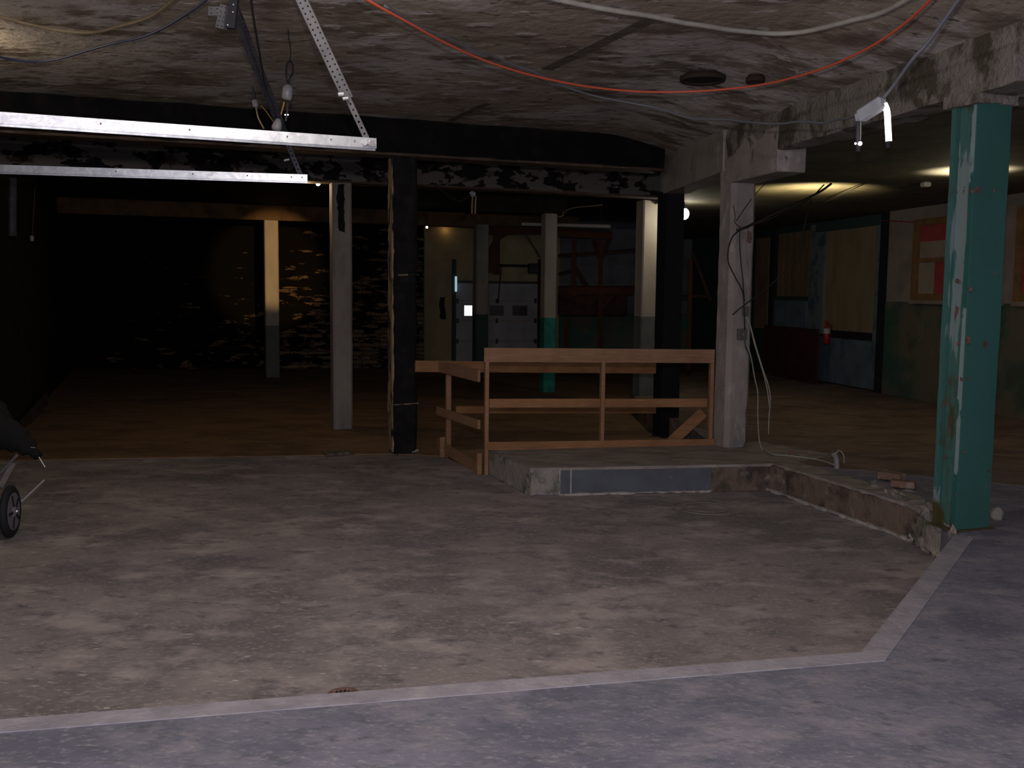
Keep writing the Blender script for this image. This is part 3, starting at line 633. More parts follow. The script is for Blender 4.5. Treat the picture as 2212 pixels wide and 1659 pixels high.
# rear rails behind the opening
rp = Vector((colB1.x + .14, sr.y + .03, 0)); rq = Vector((colB2.x - .12, colB2.y - .15, 0)); rdd = (rq - rp).normalized()
a, b = vp(897, 791, rp, rdd), vp(1416, 796, rp, rdd); brd(a, b, .03, .13, 'rear_top_rail', 'wood2', 'orange pine top rail at the rear of the opening')
a, b = vp(985, 885, rp, rdd), vp(1416, 886, rp, rdd); brd(a, b, .03, .085, 'rear_mid_rail', 'wood2')
a = at(1520, 890, B_.y + .18); b = at(1450, 955, B_.y + .35); brd(a, b, .03, .12, 'brace', 'wood2', 'slanting orange pine brace')
bm = B(); a = on(1617, 968, 0) + Vector((.02, .12, 0)); bar(bm, a + Z * .0, a + Z * .45, .05, .03); 
tag(obj('timber_stake', bm, M['wood2']), 'short orange pine stake behind the broken foot of the central column', 'timber')

# ------------------------------------------------------------------ walls
lw0 = on(60, 905, LOW); lw1 = Vector((lw0.x, lw0.y, 0)); lw0 = lw1 - V * 12 
cor = lw1 + V * ((22.7 - lw1.y) / V.y)
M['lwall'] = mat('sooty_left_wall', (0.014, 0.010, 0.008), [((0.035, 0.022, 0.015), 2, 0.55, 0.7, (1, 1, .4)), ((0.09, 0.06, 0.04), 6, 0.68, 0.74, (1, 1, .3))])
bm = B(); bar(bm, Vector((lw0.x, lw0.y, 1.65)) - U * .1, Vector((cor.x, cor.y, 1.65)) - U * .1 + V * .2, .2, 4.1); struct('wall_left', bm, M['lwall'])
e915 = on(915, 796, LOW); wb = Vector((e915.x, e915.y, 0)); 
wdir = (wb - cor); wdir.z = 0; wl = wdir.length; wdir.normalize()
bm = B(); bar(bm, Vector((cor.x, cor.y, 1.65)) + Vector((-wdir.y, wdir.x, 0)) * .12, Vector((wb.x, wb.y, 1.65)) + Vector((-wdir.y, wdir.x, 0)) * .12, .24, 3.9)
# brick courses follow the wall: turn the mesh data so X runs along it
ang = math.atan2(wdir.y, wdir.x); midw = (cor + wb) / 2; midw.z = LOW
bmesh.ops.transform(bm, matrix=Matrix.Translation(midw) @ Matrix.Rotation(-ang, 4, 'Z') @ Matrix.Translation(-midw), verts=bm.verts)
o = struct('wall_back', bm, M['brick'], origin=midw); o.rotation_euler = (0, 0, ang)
# far wall (overhead door, grey panels)
FD = Vector((math.cos(R(9)), math.sin(R(9)), 0)); FP = wb + Vector((0, .35, 0))
def fw(px, py, off=0.0):
    n = Vector((FD.y, -FD.x, 0)); P = FP + n * off; return vp(px, py, P, FD)
n_f = Vector((FD.y, -FD.x, 0))
def fwbar(bm, x0, x1, y0, y1, th, off=0.0):   # pixel rectangle on the far wall
    a, b = fw(x0, (y0 + y1) / 2, off), fw(x1, (y0 + y1) / 2, off)
    zt, zb = fw((x0 + x1) / 2, y0, off).z, fw((x0 + x1) / 2, y1, off).z
    zc = (zt + zb) / 2; a.z = b.z = zc; bar(bm, a + n_f * (-th / 2), b + n_f * (-th / 2), th, abs(zt - zb))
pe = fw(1208, 600); pf = fw(915, 600) - FD * .05
bm = B(); bar(bm, Vector((pf.x, pf.y, 1.65)) - n_f * .1, Vector((pe.x, pe.y, 1.65)) - n_f * .1, .2, 3.9); struct('wall_far', bm, M['yellow_wall'])
bm = B(); pg = pe + FD * 6; bar(bm, Vector((pe.x, pe.y, 2.15)) - n_f * .1, Vector((pg.x, pg.y, 2.15)) - n_f * .1, .2, 2.1); struct('wall_panel', bm, M['panel_wall'])
bm = B(); bar(bm, Vector((pe.x, pe.y, .40)) - n_f * .1, Vector((pg.x, pg.y, .40)) - n_f * .1, .2, 1.42); struct('wall_dado', bm, M['green_dado'])
bm = B()
for k in range(16):
    q = pe + FD * (.12 + .38 * k); bar(bm, Vector((q.x, q.y, 1.12)) + n_f * .01, Vector((q.x, q.y, 3.2)) + n_f * .01, .02, .02)
struct('trim_4', bm, M['panel_wall'])
bm = B(); fwbar(bm, 911, 917, 505, 796, .05, .06); struct('trim_5', bm, M['green_paint'])
# patches knocked into the yellow wall
for (x0, x1, y0, y1) in ((949, 963, 640, 688),):
    bm = B(); fwbar(bm, x0, x1, y0, y1, .02, .015); roughen(bm, .035, .06, 5); s = obj('trim_6', bm, M['void']); s['kind'] = 'structure'

# overhead door
dr = sthing('door_1')
bm = B(); ny_ = [612, 650, 693, 737, 792]
for i in range(4): fwbar(bm, 985, 1162, ny_[i] + .8, ny_[i + 1] - .8, .05, .06)
obj('door_leaf', bm, M['door_white'], dr)
for (x0, x1, lit) in ((1003, 1020, 1), (1058, 1088, 0), (1107, 1139, 0)):
    bm = B(); fwbar(bm, x0, x1, 660, 682, .02, .075); pa = obj('door_pane', bm, M['daypane'] if lit else M['darkpane'], dr); pa['label'] = 'bright daylit pane' if lit else 'dark pane'
    bm = B(); fwbar(bm, x0 - 2, x1 + 2, 657, 660, .03, .085); fwbar(bm, x0 - 2, x1 + 2, 682, 685, .03, .085)
    fwbar(bm, x0 - 2, x0, 658, 684, .03, .085); fwbar(bm, x1, x1 + 2, 658, 684, .03, .085); obj('pane_frame', bm, M['door_white'], pa)
for yy in (650, 693, 737):
    for xx in (1073, 988, 1156):
        bm = B(); fwbar(bm, xx - 2, xx + 3, yy - 5, yy + 5, .03, .10); obj('hinge', bm, M['dark_metal'], dr)
bm = B(); fwbar(bm, 977, 985, 560, 792, .12, .14); obj('door_track', bm, M['green_head'], dr)
bm = B(); fwbar(bm, 1162, 1170, 560, 792, .12, .14); obj('door_track', bm, M['darkrust'], dr)
bm = B(); fwbar(bm, 985, 1162, 607, 612, .10, .12); obj('door_header', bm, M['dark_metal'], dr)
bm = B(); a, b = fw(985, 597, .18), fw(985, 630, .18); cyl(bm, a, b, .028, 10)  # glowing rod stands in for daylight through a slit
tag(obj('daylight_slit', bm, M['daygap']), 'small upright pale blue daylit slit at the left jamb of the overhead door', 'lamp')
# torsion shaft and operator above the overhead door
tsx = thing('door_operator', 'dark shaft and motor above the white overhead door', 'motor', fw(1110, 575, .4))
bm = B(); cyl(bm, fw(1075, 573, .4), fw(1165, 575, .4), .03, 10); obj('shaft', bm, M['dark_metal'], tsx)
bm = B(); p = fw(1152, 580, .4); box(bm, p, (.25, .2, .24), R(9), .02); obj('motor_body', bm, M['dark_metal'], tsx)
bm = B(); tube(bm, [fw(1083, 575, .4), fw(1079, 615, .3), fw(1076, 655, .2)], .015, 6, 4); obj('pull_rope', bm, M['dark_metal'], tsx)

# right wall
def rw(px, py, off=0.0):
    nn = Vector((-RW_D.y, RW_D.x, 0)); return vp(px, py, RW_P + nn * off, RW_D)
n_r = Vector((-RW_D.y, RW_D.x, 0))     # into the room (left)
if n_r.x > 0: n_r = -n_r
def rw(px, py, off=0.0): return vp(px, py, RW_P + n_r * off, RW_D)
def rwbar(bm, x0, x1, y0, y1, th, off=0.0, sl=0.0):
    xm = (x0 + x1) / 2
    a, b = rw(x0, (y0 + y1) / 2, off), rw(x1, (y0 + y1) / 2, off); zt, zb = rw(xm, y0, off).z, rw(xm, y1, off).z
    zc = (zt + zb) / 2; a.z = b.z = zc; bar(bm, a - n_r * th / 2, b - n_r * th / 2, th, abs(zt - zb))
def rwz(bm, x0, x1, z0, z1, th, off=0.0):
    a, b = rw(x0, 640, off), rw(x1, 640, off); a.z = b.z = (z0 + z1) / 2; bar(bm, a - n_r * th / 2, b - n_r * th / 2, th, z1 - z0)
Rn = RW_P - RW_D * 14; Rf = RW_P + RW_D * 13
bm = B(); bar(bm, Vector((Rn.x, Rn.y, 2.35)) - n_r * .15, Vector((RW_P.x, RW_P.y, 2.35)) - n_r * .15, .3, 1.66); struct('wall_right', bm, M['rwall'])
bm = B(); bar(bm, Vector((Rn.x, Rn.y, .76)) - n_r * .14, Vector((RW_P.x, RW_P.y, .76)) - n_r * .14, .3, 1.52); struct('wall_right_dado', bm, M['rdado'])
bm = B(); bar(bm, Vector((RW_P.x, RW_P.y, 1.6)) - n_r * .25, Vector((Rf.x, Rf.y, 1.6)) - n_r * .25, .3, 3.2); struct('wall_right_rear', bm, M['green_head'])
bm = B(); rwz(bm, 1896, 1906, 0, 2.98, .12, .03); struct('trim_7', bm, M['dark_metal'])
# plank doors
d2 = sthing('door_2')
px0, px1 = 1778, 1893; n = 8
for k in range(n):
    bm = B(); rwz(bm, px0 + (px1 - px0) * k / n + .8, px0 + (px1 - px0) * (k + 1) / n - .8, .98, 2.78, .04, -.03); obj('plank', bm, M['plank'], d2)
bm = B(); rwz(bm, 1766, 1893, .03, .84, .06, -.01); o = obj('lower_panel', bm, M['blue_door'], d2); o['label'] = 'blue-grey lower panel'
bm = B(); rwz(bm, 1790, 1893, .84, .97, .05, -.06); obj('gap_board', bm, M['dark_metal'], d2)
bm = B(); rwz(bm, 1746, 1777, .9, 2.93, .08, .0); obj('door_jamb', bm, M['blue_jamb'], d2)
bm = B(); rwz(bm, 1888, 1896, .03, 2.9, .06, .0); obj('door_jamb', bm, M['blue_jamb'], d2)
bm = B(); rwz(bm, 1757, 1893, 2.78, 2.95, .08, .02); obj('lintel', bm, M['green_head'], d2)
d3 = sthing('door_3'); px0, px1 = 1677, 1745; n = 5
for k in range(n):
    bm = B(); rwz(bm, px0 + (px1 - px0) * k / n + .8, px0 + (px1 - px0) * (k + 1) / n - .8, 1.58, 2.84, .04, -.04); obj('plank', bm, M['plank2'], d3)
bm = B(); rwz(bm, 1672, 1742, .9, 1.5, .05, -.03); obj('lower_panel', bm, M['blue_door'], d3)
bm = B(); rwz(bm, 1660, 1670, 0, 2.95, .08, .0); obj('door_jamb', bm, M['dark_metal'], d3)
bm = B(); rwz(bm, 1630, 1658, .9, 2.8, .05, -.03); obj('side_panel', bm, M['plank2'], d3)
# windows
def window(nm, x0, x1, cfg):
    t = sthing(nm)
    z0, z1 = 1.60, 2.74; X = lambda f: x0 + (x1 - x0) * f; Zf = lambda f: z0 + (z1 - z0) * f
    bm = B()
    rwz(bm, x0, x1, z1 - .05, z1 + .05, .08, .05); rwz(bm, x0, x1, z0 - .05, z0 + .05, .10, .07); rwz(bm, x0, x1, Zf(.46), Zf(.52), .06, .045)
    rwz(bm, x0 - 3, X(.05), z0 - .05, z1 + .05, .08, .055); rwz(bm, X(.95), x1 + 3, z0 - .05, z1 + .05, .08, .055)
    obj('window_frame', bm, M['ochre'], t)
    for (a, b, c, d_, m) in cfg:
        bm = B(); rwz(bm, X(a), X(b), Zf(c), Zf(d_), .02, .02); obj('pane', bm, M[m], t)
    bm = B(); rwz(bm, x0 - 6, x1 + 6, z0 - .11, z0 - .05, .14, .10); obj('window_sill', bm, M['rwall'], t)
window('window_1', 1969, 2150, [(.04, .97, .74, .98, 'redpane'), (.04, .97, .52, .74, 'whitepane'), (.04, .26, .03, .46, 'whitepane'), (.26, .97, .03, .46, 'redpane')])
window('window_2', 2190, 2400, [(.04, .97, .52, .98, 'redpane'), (.04, .97, .03, .46, 'redpane')])
# conduit line on the right wall, red low board, fire extinguisher
bm = B(); a, b = rw(1905, 476, .03), rw(1972, 480, .03); cyl(bm, a, b, .008, 6); tag(obj('wall_cable', bm, M['ext_red']), 'thin red cable on the right wall left of the red window', 'cable')
bm = B(); a, b = rw(1650, 780, .25), rw(1766, 780, .35); a.z = b.z = .5; bar(bm, a, b, .03, 1.0)
tag(obj('red_board', bm, M['red_board']), 'dark red board standing against the plank doors', 'board')
pe_ = rw(1786, 718, .42); fe = thing('fire_extinguisher', 'small red fire extinguisher with white label beside the plank door', 'fire extinguisher', (pe_.x, pe_.y, pe_.z - .2))
bm = B(); lathe(bm, (pe_.x, pe_.y, pe_.z - .2), [(.05, 0), (.058, .01), (.058, .25), (.04, .29), (.02, .31), (.02, .34)]); obj('cylinder', bm, M['ext_red'], fe, smooth=True)
bm = B(); lathe(bm, (pe_.x, pe_.y, pe_.z - .02), [(.0595, 0), (.0595, .09)]); obj('body_label', bm, M['ext_white'], fe)
bm = B(); box(bm, (pe_.x, pe_.y, pe_.z + .16), (.05, .03, .05), .3); bar(bm, (pe_.x - .05, pe_.y, pe_.z + .19), (pe_.x + .03, pe_.y, pe_.z + .22), .02, .012); obj('valve_handle', bm, M['ext_red'], fe)
bm = B(); tube(bm, [(pe_.x + .02, pe_.y, pe_.z + .15), (pe_.x + .08, pe_.y, pe_.z + .1), (pe_.x + .075, pe_.y, pe_.z - .08)], .009, 6, 5); obj('hose', bm, M['rubber'], fe)
bm = B(); p = on(2000, 393, RC); box(bm, p - Z * .03, (.10, .10, .06), .3, .015); tag(obj('ceiling_box', bm, M['pipe_white']), 'small pale box on the yellow lit ceiling left of the teal post', 'box')
# ------------------------------------------------------------------ orange steel frames at the far right
def frame(nm0, lab, segs, Y0):
    t = thing(nm0, lab, 'frame', at(segs[0][1][0], segs[0][1][1], Y0))
    for nm, a, b, w_, m in segs:
        bm = B(); pa, pb = at(a[0], a[1], Y0 + (a[2] if len(a) > 2 else 0)), at(b[0], b[1], Y0 + (b[2] if len(b) > 2 else 0))
        bar(bm, pa, pb, w_, w_, up=Vector((0.1, 1, 0.15))); obj(nm, bm, M[m], t)
    return t
frame('steel_loft', 'orange steel loft frame with forked post right of the teal and cream column', [
    ('post', (1297, 792), (1297, 520), .10, 'rust'), ('post', (1224, 796), (1224, 690), .09, 'rust'), ('post', (1240, 640), (1240, 515), .10, 'rust'),
    ('crossbeam', (1206, 503), (1322, 508), .14, 'rust'), ('crossbeam', (1206, 552), (1400, 538), .06, 'darkrust'), ('crossbeam', (1206, 627), (1395, 627), .16, 'rust'),
    ('crossbeam', (1206, 592), (1240, 582), .05, 'darkrust'),
    ('brace', (1297, 560), (1280, 510), .10, 'darkrust'), ('brace', (1297, 560), (1318, 510), .10, 'darkrust'), ('brace', (1297, 670), (1325, 635), .06, 'rust'),
    ('brace', (1240, 575), (1275, 630), .08, 'darkrust')], 21.5)
frame('steel_gantry', 'orange steel frame between the two cream columns above the overhead door', [
    ('post', (1072, 592), (1072, 505), .14, 'rust'), ('post', (1060, 588), (1060, 535), .12, 'rust'), ('crossbeam', (1052, 497), (1172, 497), .16, 'rust'),
    ('brace', (1132, 500), (1166, 555), .04, 'dark_metal'), ('brace', (1072, 515), (1055, 545), .08, 'darkrust'), ('brace', (1078, 515), (1100, 500), .05, 'darkrust')], 22.5)
frame('storage_rack', 'dark orange steel frame in the shade left of the grey central column', [
    ('post', (1487, 800), (1492, 560), .08, 'rust'), ('brace', (1496, 545), (1535, 650), .06, 'darkrust'), ('crossbeam', (1468, 640), (1535, 640), .05, 'darkrust')], 19.5)
bm = B(); a, b = at(1206, 655, 21.8), at(1352, 655, 21.8); bar(bm, a, b, .5, .5, bev=.02)
tag(obj('storage_tank', bm, M['darkrust']), 'dark rusty box-shaped bin held in the orange loft frame', 'tank')
pa, pb = at(1128, 484, 20.5), at(1318, 489, 19.5); op = thing('overhead_pipe', 'pale straight pipe under the ceiling beyond the cream and teal column', 'pipe', (pa + pb) / 2)
bm = B(); cyl(bm, pa, pb, .035, 12); obj('pipe_run', bm, M['pipe_white'], op)
for k in (.1, .9):
    q = pa.lerp(pb, k); bm = B(); cyl(bm, q, Vector((q.x, q.y, 3.37)), .008, 6); obj('pipe_hanger', bm, M['dark_metal'], op)
bm = B(); tube(bm, [at(1205, 468, 18), at(1216, 466, 18), at(1218, 458, 18), at(1240, 449, 17.6), at(1300, 443, 17)], .012, 6, 5); tag(obj('ceiling_wire', bm, M['tan_cable']), 'thin wire bent off the top of the cream and teal column', 'wire')

# ------------------------------------------------------------------ lamps of the place and an added uplight
def bulb(px, py, Y, r, lab, m, power, col, zc, ls=.04):
    p = at(px, py, Y); t = thing('light_bulb', lab, 'light bulb', (p.x, p.y, p.z))
    bm = B(); sphere(bm, p, r, (1, 1, 1.15)); obj('glass', bm, m, t, smooth=True)
    bm = B(); cyl(bm, p + Z * r * 1.02, p + Z * (r * 1.02 + .06), r * .5, 12); obj('lamp_holder', bm, M['dark_metal'], t)
    if zc > p.z + .15:
        bm = B(); cyl(bm, p + Z * (r + .05), Vector((p.x, p.y, zc)), .006, 6); obj('cord', bm, M['black_cable'], t)
    return p
p = bulb(1478, 462, 15.2, .075, 'glaring bare bulb left of the grey central column', M['bulb'], 0, WARM, RC)
light('glaring_bulb', 'POINT', p + Vector((.0, -.02, .02)) + Z * -.12, 9, (1.0, .86, .58), shadow_soft_size=.05)
p = bulb(687, 396, 13.55, .030, 'small lit bulb at the right end of the lower metal track', M['bulb'], 0, WARM, 3.36)
cp = at(594, 562, col590.y)
light('warm_spot', 'SPOT', p + Z * -.05 + V * .06, 1150, (1.0, .62, .24), cp, spot_size=R(16.5), spot_blend=.5, shadow_soft_size=.03)
light('warm_glow', 'POINT', p + Z * -.06 + U * -.16, 9, (1.0, .66, .30), shadow_soft_size=.05)
pa_ = on(1765, 404, RC) + Z * -.42
light('added_uplight', 'SPOT', pa_, 80, (1.0, .82, .42), pa_ + Vector((0, .25, 1)), spot_size=R(140), spot_blend=.5, shadow_soft_size=.03)  # added uplight without a fixture, makes the bright pool on the ceiling
pb_ = on(2095, 369, RC) + Z * -.24
light('room_spot_b', 'SPOT', pb_, 70, (1.0, .90, .66), pb_ + Vector((0, 0, 1)), spot_size=R(136), spot_blend=.3, shadow_soft_size=.03)
light('room_bulb_b', 'POINT', pb_, 6, (1.0, .86, .55), shadow_soft_size=.03)
light('far_bulb', 'POINT', fw(962, 495, .13), 0.35, (1.0, .6, .25), shadow_soft_size=.03)
pq = at(922, 491, 21); pt = thing('pilot_light', 'tiny white light above the left edge of the yellow wall', 'light', pq)
bm = B(); sphere(bm, pq, .025); obj('bulb_glass', bm, M['bulb_and_glint'], pt)
bm = B(); cyl(bm, pq + Z * .02, Vector((pq.x, pq.y, 3.37)), .006, 6); obj('cord', bm, M['black_cable'], pt)

# hanging inspection lamp and its cables, upper right
Yl = 6.0
pa, pb = at(1858, 252, Yl), at(1905, 222, Yl - .15)
wk = thing('hanging_lamp', 'grey lamp housing with a glowing tube hanging from the cable, upper right', 'lamp', pa)
bm = B(); dd = (pb - pa); bar(bm, pa, pb + dd * .08, .07, .075, bev=.014); obj('lamp_housing', bm, M['socket'], wk)
bm = B(); bar(bm, pa - dd * .16, pa + dd * .04, .045, .055, bev=.01); obj('end_cap', bm, M['socket'], wk)
bm = B(); tube(bm, [at(1910, 224, Yl - .15), at(1916, 240, Yl - .15), at(1918, 270, Yl - .15), at(1920, 305, Yl - .15)], .0175, 12, 6); o = obj('glowing_tube', bm, M['tube_on'], wk, smooth=True); o['label'] = 'glowing white tube'
bm = B(); tube(bm, [at(1919, 304, Yl - .15), at(1919, 320, Yl - .15)], .014, 10, 1); obj('tube_end', bm, M['black_cable'], wk)
bm = B(); cyl(bm, at(1853, 262, Yl), at(1853, 306, Yl), .012, 10); obj('lead', bm, M['dark_steel'], wk)
bm = B(); tube(bm, [at(1859, 262, Yl), at(1859, 285, Yl), at(1858, 304, Yl)], .004, 8, 4); obj('wire', bm, M['white_cable'], wk)
bm = B(); cyl(bm, at(1854, 306, Yl), at(1854, 328, Yl), .02, 12, .014); pz = obj('plug', bm, M['black_cable'], wk)
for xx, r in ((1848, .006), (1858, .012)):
    bm = B(); sphere(bm, at(xx, 310, Yl - .02), r); obj('glint_prong', bm, M['bulb_and_glint'], pz, smooth=True)  # prongs glow to paint bright glints, they are no lamps

def cable(nm, lab, pts, r, m, n=8, k=8, wob=0.0, cat='cable'):
    bm = B(); tube(bm, pts, r, n, k, wob); return tag(obj(nm, bm, M[m], smooth=True), lab, cat)
cable('extension_cord', 'bright orange extension cord sagging across the ceiling', [onc(x, y, .30) for x, y in ((760, -22), (800, 4), (880, 48), (960, 92), (1050, 132), (1150, 163), (1250, 184), (1340, 195), (1430, 199), (1540, 195), (1650, 182), (1760, 154), (1860, 112), (1940, 62), (2005, 5), (2030, -25))], .0085, 'orange')
cable('ceiling_cable', 'thick off-white cable curving along the ceiling at the upper right', [onc(x, y, .12) for x, y in ((1120, -25), (1200, -3), (1290, 15), (1380, 32), (1480, 49), (1560, 62), (1640, 72), (1720, 72), (1790, 58), (1850, 42), (1910, 25), (1965, -4), (2020, -30))], .017, 'white_cable', wob=.012)
cable('ceiling_cable', 'thin grey cable from behind the orange cord to the hanging lamp', [at(x, y, Y) for x, y, Y in ((830, 12, 6.3), (900, 52, 6.7), (980, 88, 7.1), (1080, 130, 7.6), (1170, 163, 7.9), (1220, 187, 8.1), (1290, 207, 8.2), (1400, 228, 8.2), (1500, 254, 8.0), (1600, 262, 7.6), (1700, 264, 7.1), (1790, 262, 6.6), (1840, 254, 6.15), (1853, 250, 6.0))], .0085, 'grey_cable', wob=.02)
cable('ceiling_cable', 'dark grey cable rising from the hanging lamp to the upper right ceiling', [at(x, y, Y) for x, y, Y in ((1908, 212, 5.85), (1930, 185, 5.8), (1970, 130, 5.6), (2010, 85, 5.5), (2070, 0, 5.3), (2095, -35, 5.2))], .011, 'grey_cable')
cable('ceiling_cable', 'thick tan cable drooping across the upper left corner', [onc(x, y, .12) for x, y in ((-60, 20), (0, 36), (60, 52), (130, 66), (200, 70), (260, 56), (320, 38), (360, 12), (400, -22))], .012, 'tan_cable')
cable('ceiling_cable', 'dark blue cable drooping below the thick tan cable, upper left', [onc(x, y, .16) for x, y in ((-60, 108), (0, 123), (60, 133), (120, 129), (180, 112), (240, 95), (300, 82), (350, 62), (400, 32), (440, 4), (470, -22))], .009, 'blue_cable')
cable('ceiling_cable', 'thin black wire dropping beside the dark perforated strap', [at(x, y, Y) for x, y, Y in ((541, -15, 6.15), (548, 40, 6.35), (560, 110, 6.7), (572, 180, 7.1), (586, 215, 7.2), (598, 255, 7.3))], .007, 'black_cable')

# ------------------------------------------------------------------ metal door tracks with hangers
def track(lab, x0, y0, x1, y1, z, h):
    a = on(x0, y0, z); b = on(x1, y1, z); d = (b - a); d.z = 0; a = a - d.normalized() * .35
    t = thing('door_track', lab, 'track', (b.x, b.y, z))
    dn = (b - a).normalized(); s = Vector((dn.y, -dn.x, 0))    # towards the camera
    # C-shaped channel with the web facing the camera
    bm = B()
    bar(bm, a + s * .022 + Z * .007, b + s * .022 + Z * .007, .003, h * .78)
    bar(bm, a + Z * (h / 2), b + Z * (h / 2), .046, .003)
    bar(bm, a + Z * (-h * .32) + s * .006, b + Z * (-h * .32) + s * .006, .034, .004)
    bar(bm, a - Z * h * .41 - s * .004, b - Z * h * .41 - s * .004, .008, h * .2)
    obj('channel', bm, M['galv'], t)
    return t, a, b, dn, s
def dots(t, b, dn, s, dist, z=0.01, r=.005):
    for q in dist:
        bm = B(); c = b - dn * q + s * .0245 + Z * z; cyl(bm, c, c + s * .004, r, 8); obj('bolt', bm, M['boxgrey'], t)
def strap(t, a, b, w, up, m, cols=1, nm='perforated_strap', par=None):
    """sheet steel strap with punched holes"""
    a, b = Vector(a), Vector(b); d = b - a; L = d.length; d.normalize(); nrm = (Vector(up) - d * Vector(up).dot(d)).normalized(); s = d.cross(nrm).normalized()
    cw = w / cols; nrow = max(1, int(L / cw)); ch = L / nrow
    bm = B(); hr = cw * .19
    for i in range(nrow):
        for c in range(cols):
            o = a + d * (ch * (i + .5)) + s * (cw * (c + .5) - w / 2)
            dz = 0
            outer = [(-.5, -.5), (0, -.5), (.5, -.5), (.5, 0), (.5, .5), (0, .5), (-.5, .5), (-.5, 0)]
            ov = [bm.verts.new(o + d * x * ch + s * y * cw) for x, y in outer]
            iv = [bm.verts.new(o + (d * math.cos(math.atan2(y, x)) + s * math.sin(math.atan2(y, x))) * hr) for x, y in outer]
            for k in range(8): bm.faces.new((ov[k], ov[(k + 1) % 8], iv[(k + 1) % 8], iv[k]))
    bmesh.ops.remove_doubles(bm, verts=bm.verts, dist=1e-4)
    ob = obj(nm, bm, M[m], par or t); md = ob.modifiers.new('thickness', 'SOLIDIFY'); md.thickness = .003; md.offset = 0
    return ob
ZT = 2.46
t1, a1, b1, dn1, s1 = track('bright galvanised metal track hanging nearest the camera, upper left', 0, 258, 811, 313, ZT, .068)
dots(t1, b1, dn1, s1, (.13, .27, .52, 1.05, 1.5, 2.0))
h0 = at(796, 308, b1.y - .02); hm = at(748, 205, b1.y - .06); hu = at(596, -120, b1.y - .25)
strap(t1, h0, hm, .034, Vector((0, -1, .1)), 'galv_dull'); strap(t1, hm + (h0 - hm) * .08, hu, .062, Vector((0, -1, .1)), 'galv_dull', 2)
bm = B(); off = Vector((-.034, .012, 0)); bar(bm, hm + off, hu + off, .004, .03, up=Vector((0, 1, 0))); obj('strap_flange', bm, M['galv_dull'], t1)
for px, py, r, mm in ((742, 203, .012, 'chrome'), (752, 212, .009, 'chrome')):
    bm = B(); c = at(px, py, b1.y - .09); cyl(bm, c, c + Vector((-.03, -.01, -.006)), r, 10); obj('bolt', bm, M[mm], t1)
bm = B(); c = at(791, 309, b1.y - .06); cyl(bm, c + Vector((0, .03, 0)), c + Vector((-.005, -.02, 0)), .016, 14); obj('bolt', bm, M['chrome'], t1)
bm = B(); c = at(803, 310, b1.y - .05); box(bm, c, (.03, .02, .03), .5); obj('nut', bm, M['chrome'], t1)
t2, a2, b2, dn2, s2 = track('duller galvanised metal track hanging behind the bright one, upper left', 0, 366, 664, 387, ZT, .062)
dots(t2, b2, dn2, s2, (.04, .12, .45, .85, 1.4), r=.006)
g0 = at(650, 380, b2.y - .02); g1 = at(622, 312, b2.y - .05); g2 = at(502, 8, 6.5)
strap(t2, g0, g1, .036, Vector((0, -1, .1)), 'dark_steel'); strap(t2, g1, g2, .07, Vector((0, -1, .1)), 'dark_steel', 2)
bm = B(); c = at(625, 344, b2.y - .06); cyl(bm, c, c + Vector((-.04, 0, -.01)), .008, 8); obj('bolt', bm, M['chrome'], t2)
gz = ceil_z(0, 7); 
bk = thing('ceiling_bracket', 'perforated steel angle bracket with bolts fixed to the ceiling at the upper left', 'bracket', at(500, 30, 6.2))
strap(bk, at(489, 12, 6.2), at(478, 62, 6.2), .075, Vector((0, -1, .1)), 'galv_dull', 3, nm='perforated_plate')
strap(bk, at(450, 24, 6.2), at(476, 24, 6.2), .055, Vector((0, -1, .1)), 'galv_dull', 2, nm='perforated_plate')
bm = B(); bar(bm, at(508, -25, 6.15), at(499, 62, 6.15), .05, .035, up=Vector((0, 1, 0))); obj('angle_bar', bm, M['black_cable'], bk)
for px, py in ((504, 10), (503, 26), (492, 54)):
    bm = B(); c = at(px, py, 6.12); sphere(bm, c, .006); obj('bolt', bm, M['chrome'], bk)

# porcelain lampholders and loose wires below the ceiling
ph = thing('lamp_holder', 'grey porcelain lamp holder hanging from a looped black wire', 'lamp holder', at(618, 200, 7.6))
bm = B(); lathe(bm, at(619, 216, 7.6), [(.025, 0), (.038, .01), (.040, .08), (.03, .10), (.012, .115)], Vector((.12, 0, 1)), 16); obj('holder_body', bm, M['porcelain'], ph, smooth=True)
bm = B(); tube(bm, [at(625, 186, 7.6), at(619, 170, 7.6), at(619, 142, 7.6), at(626, 132, 7.6), at(633, 142, 7.6), at(632, 158, 7.6), at(625, 172, 7.6), at(624, 186, 7.6)], .0065, 8, 6); obj('wire_loop', bm, M['black_cable'], ph)
bm = B(); tube(bm, [at(626, 133, 7.6), at(628, 110, 7.6), at(624, 82, 7.55), at(622, 60, 7.5)], .004, 6, 4); obj('hook_wire', bm, M['black_cable'], ph)
bm = B(); tube(bm, [at(614, 220, 7.6), at(610, 236, 7.6), at(606, 250, 7.6)], .006, 6, 4); obj('brass_wire', bm, M['brass'], ph)
bm = B(); tube(bm, [at(621, 222, 7.6), at(620, 245, 7.6), at(617, 262, 7.6)], .008, 6, 4); obj('lead', bm, M['dark_steel'], ph)
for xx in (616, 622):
    bm = B(); sphere(bm, at(xx, 248, 7.55), .005); obj('glint_prong', bm, M['bulb_and_glint'], ph)  # glowing dots painted as glints on the bare ends
ph2 = thing('lamp_holder', 'worn lamp holder with brass wires left of the dark perforated strap', 'lamp holder', at(552, 225, 7.8))
bm = B(); tube(bm, [at(545, 186, 7.8), at(548, 200, 7.8), at(551, 214, 7.8)], .010, 8, 3); obj('stem', bm, M['black_cable'], ph2)
bm = B(); lathe(bm, at(553, 232, 7.8), [(.015, 0), (.022, .01), (.022, .05), (.014, .06)], Vector((-.2, 0, 1)), 12); obj('holder_body', bm, M['porcelain'], ph2, smooth=True)
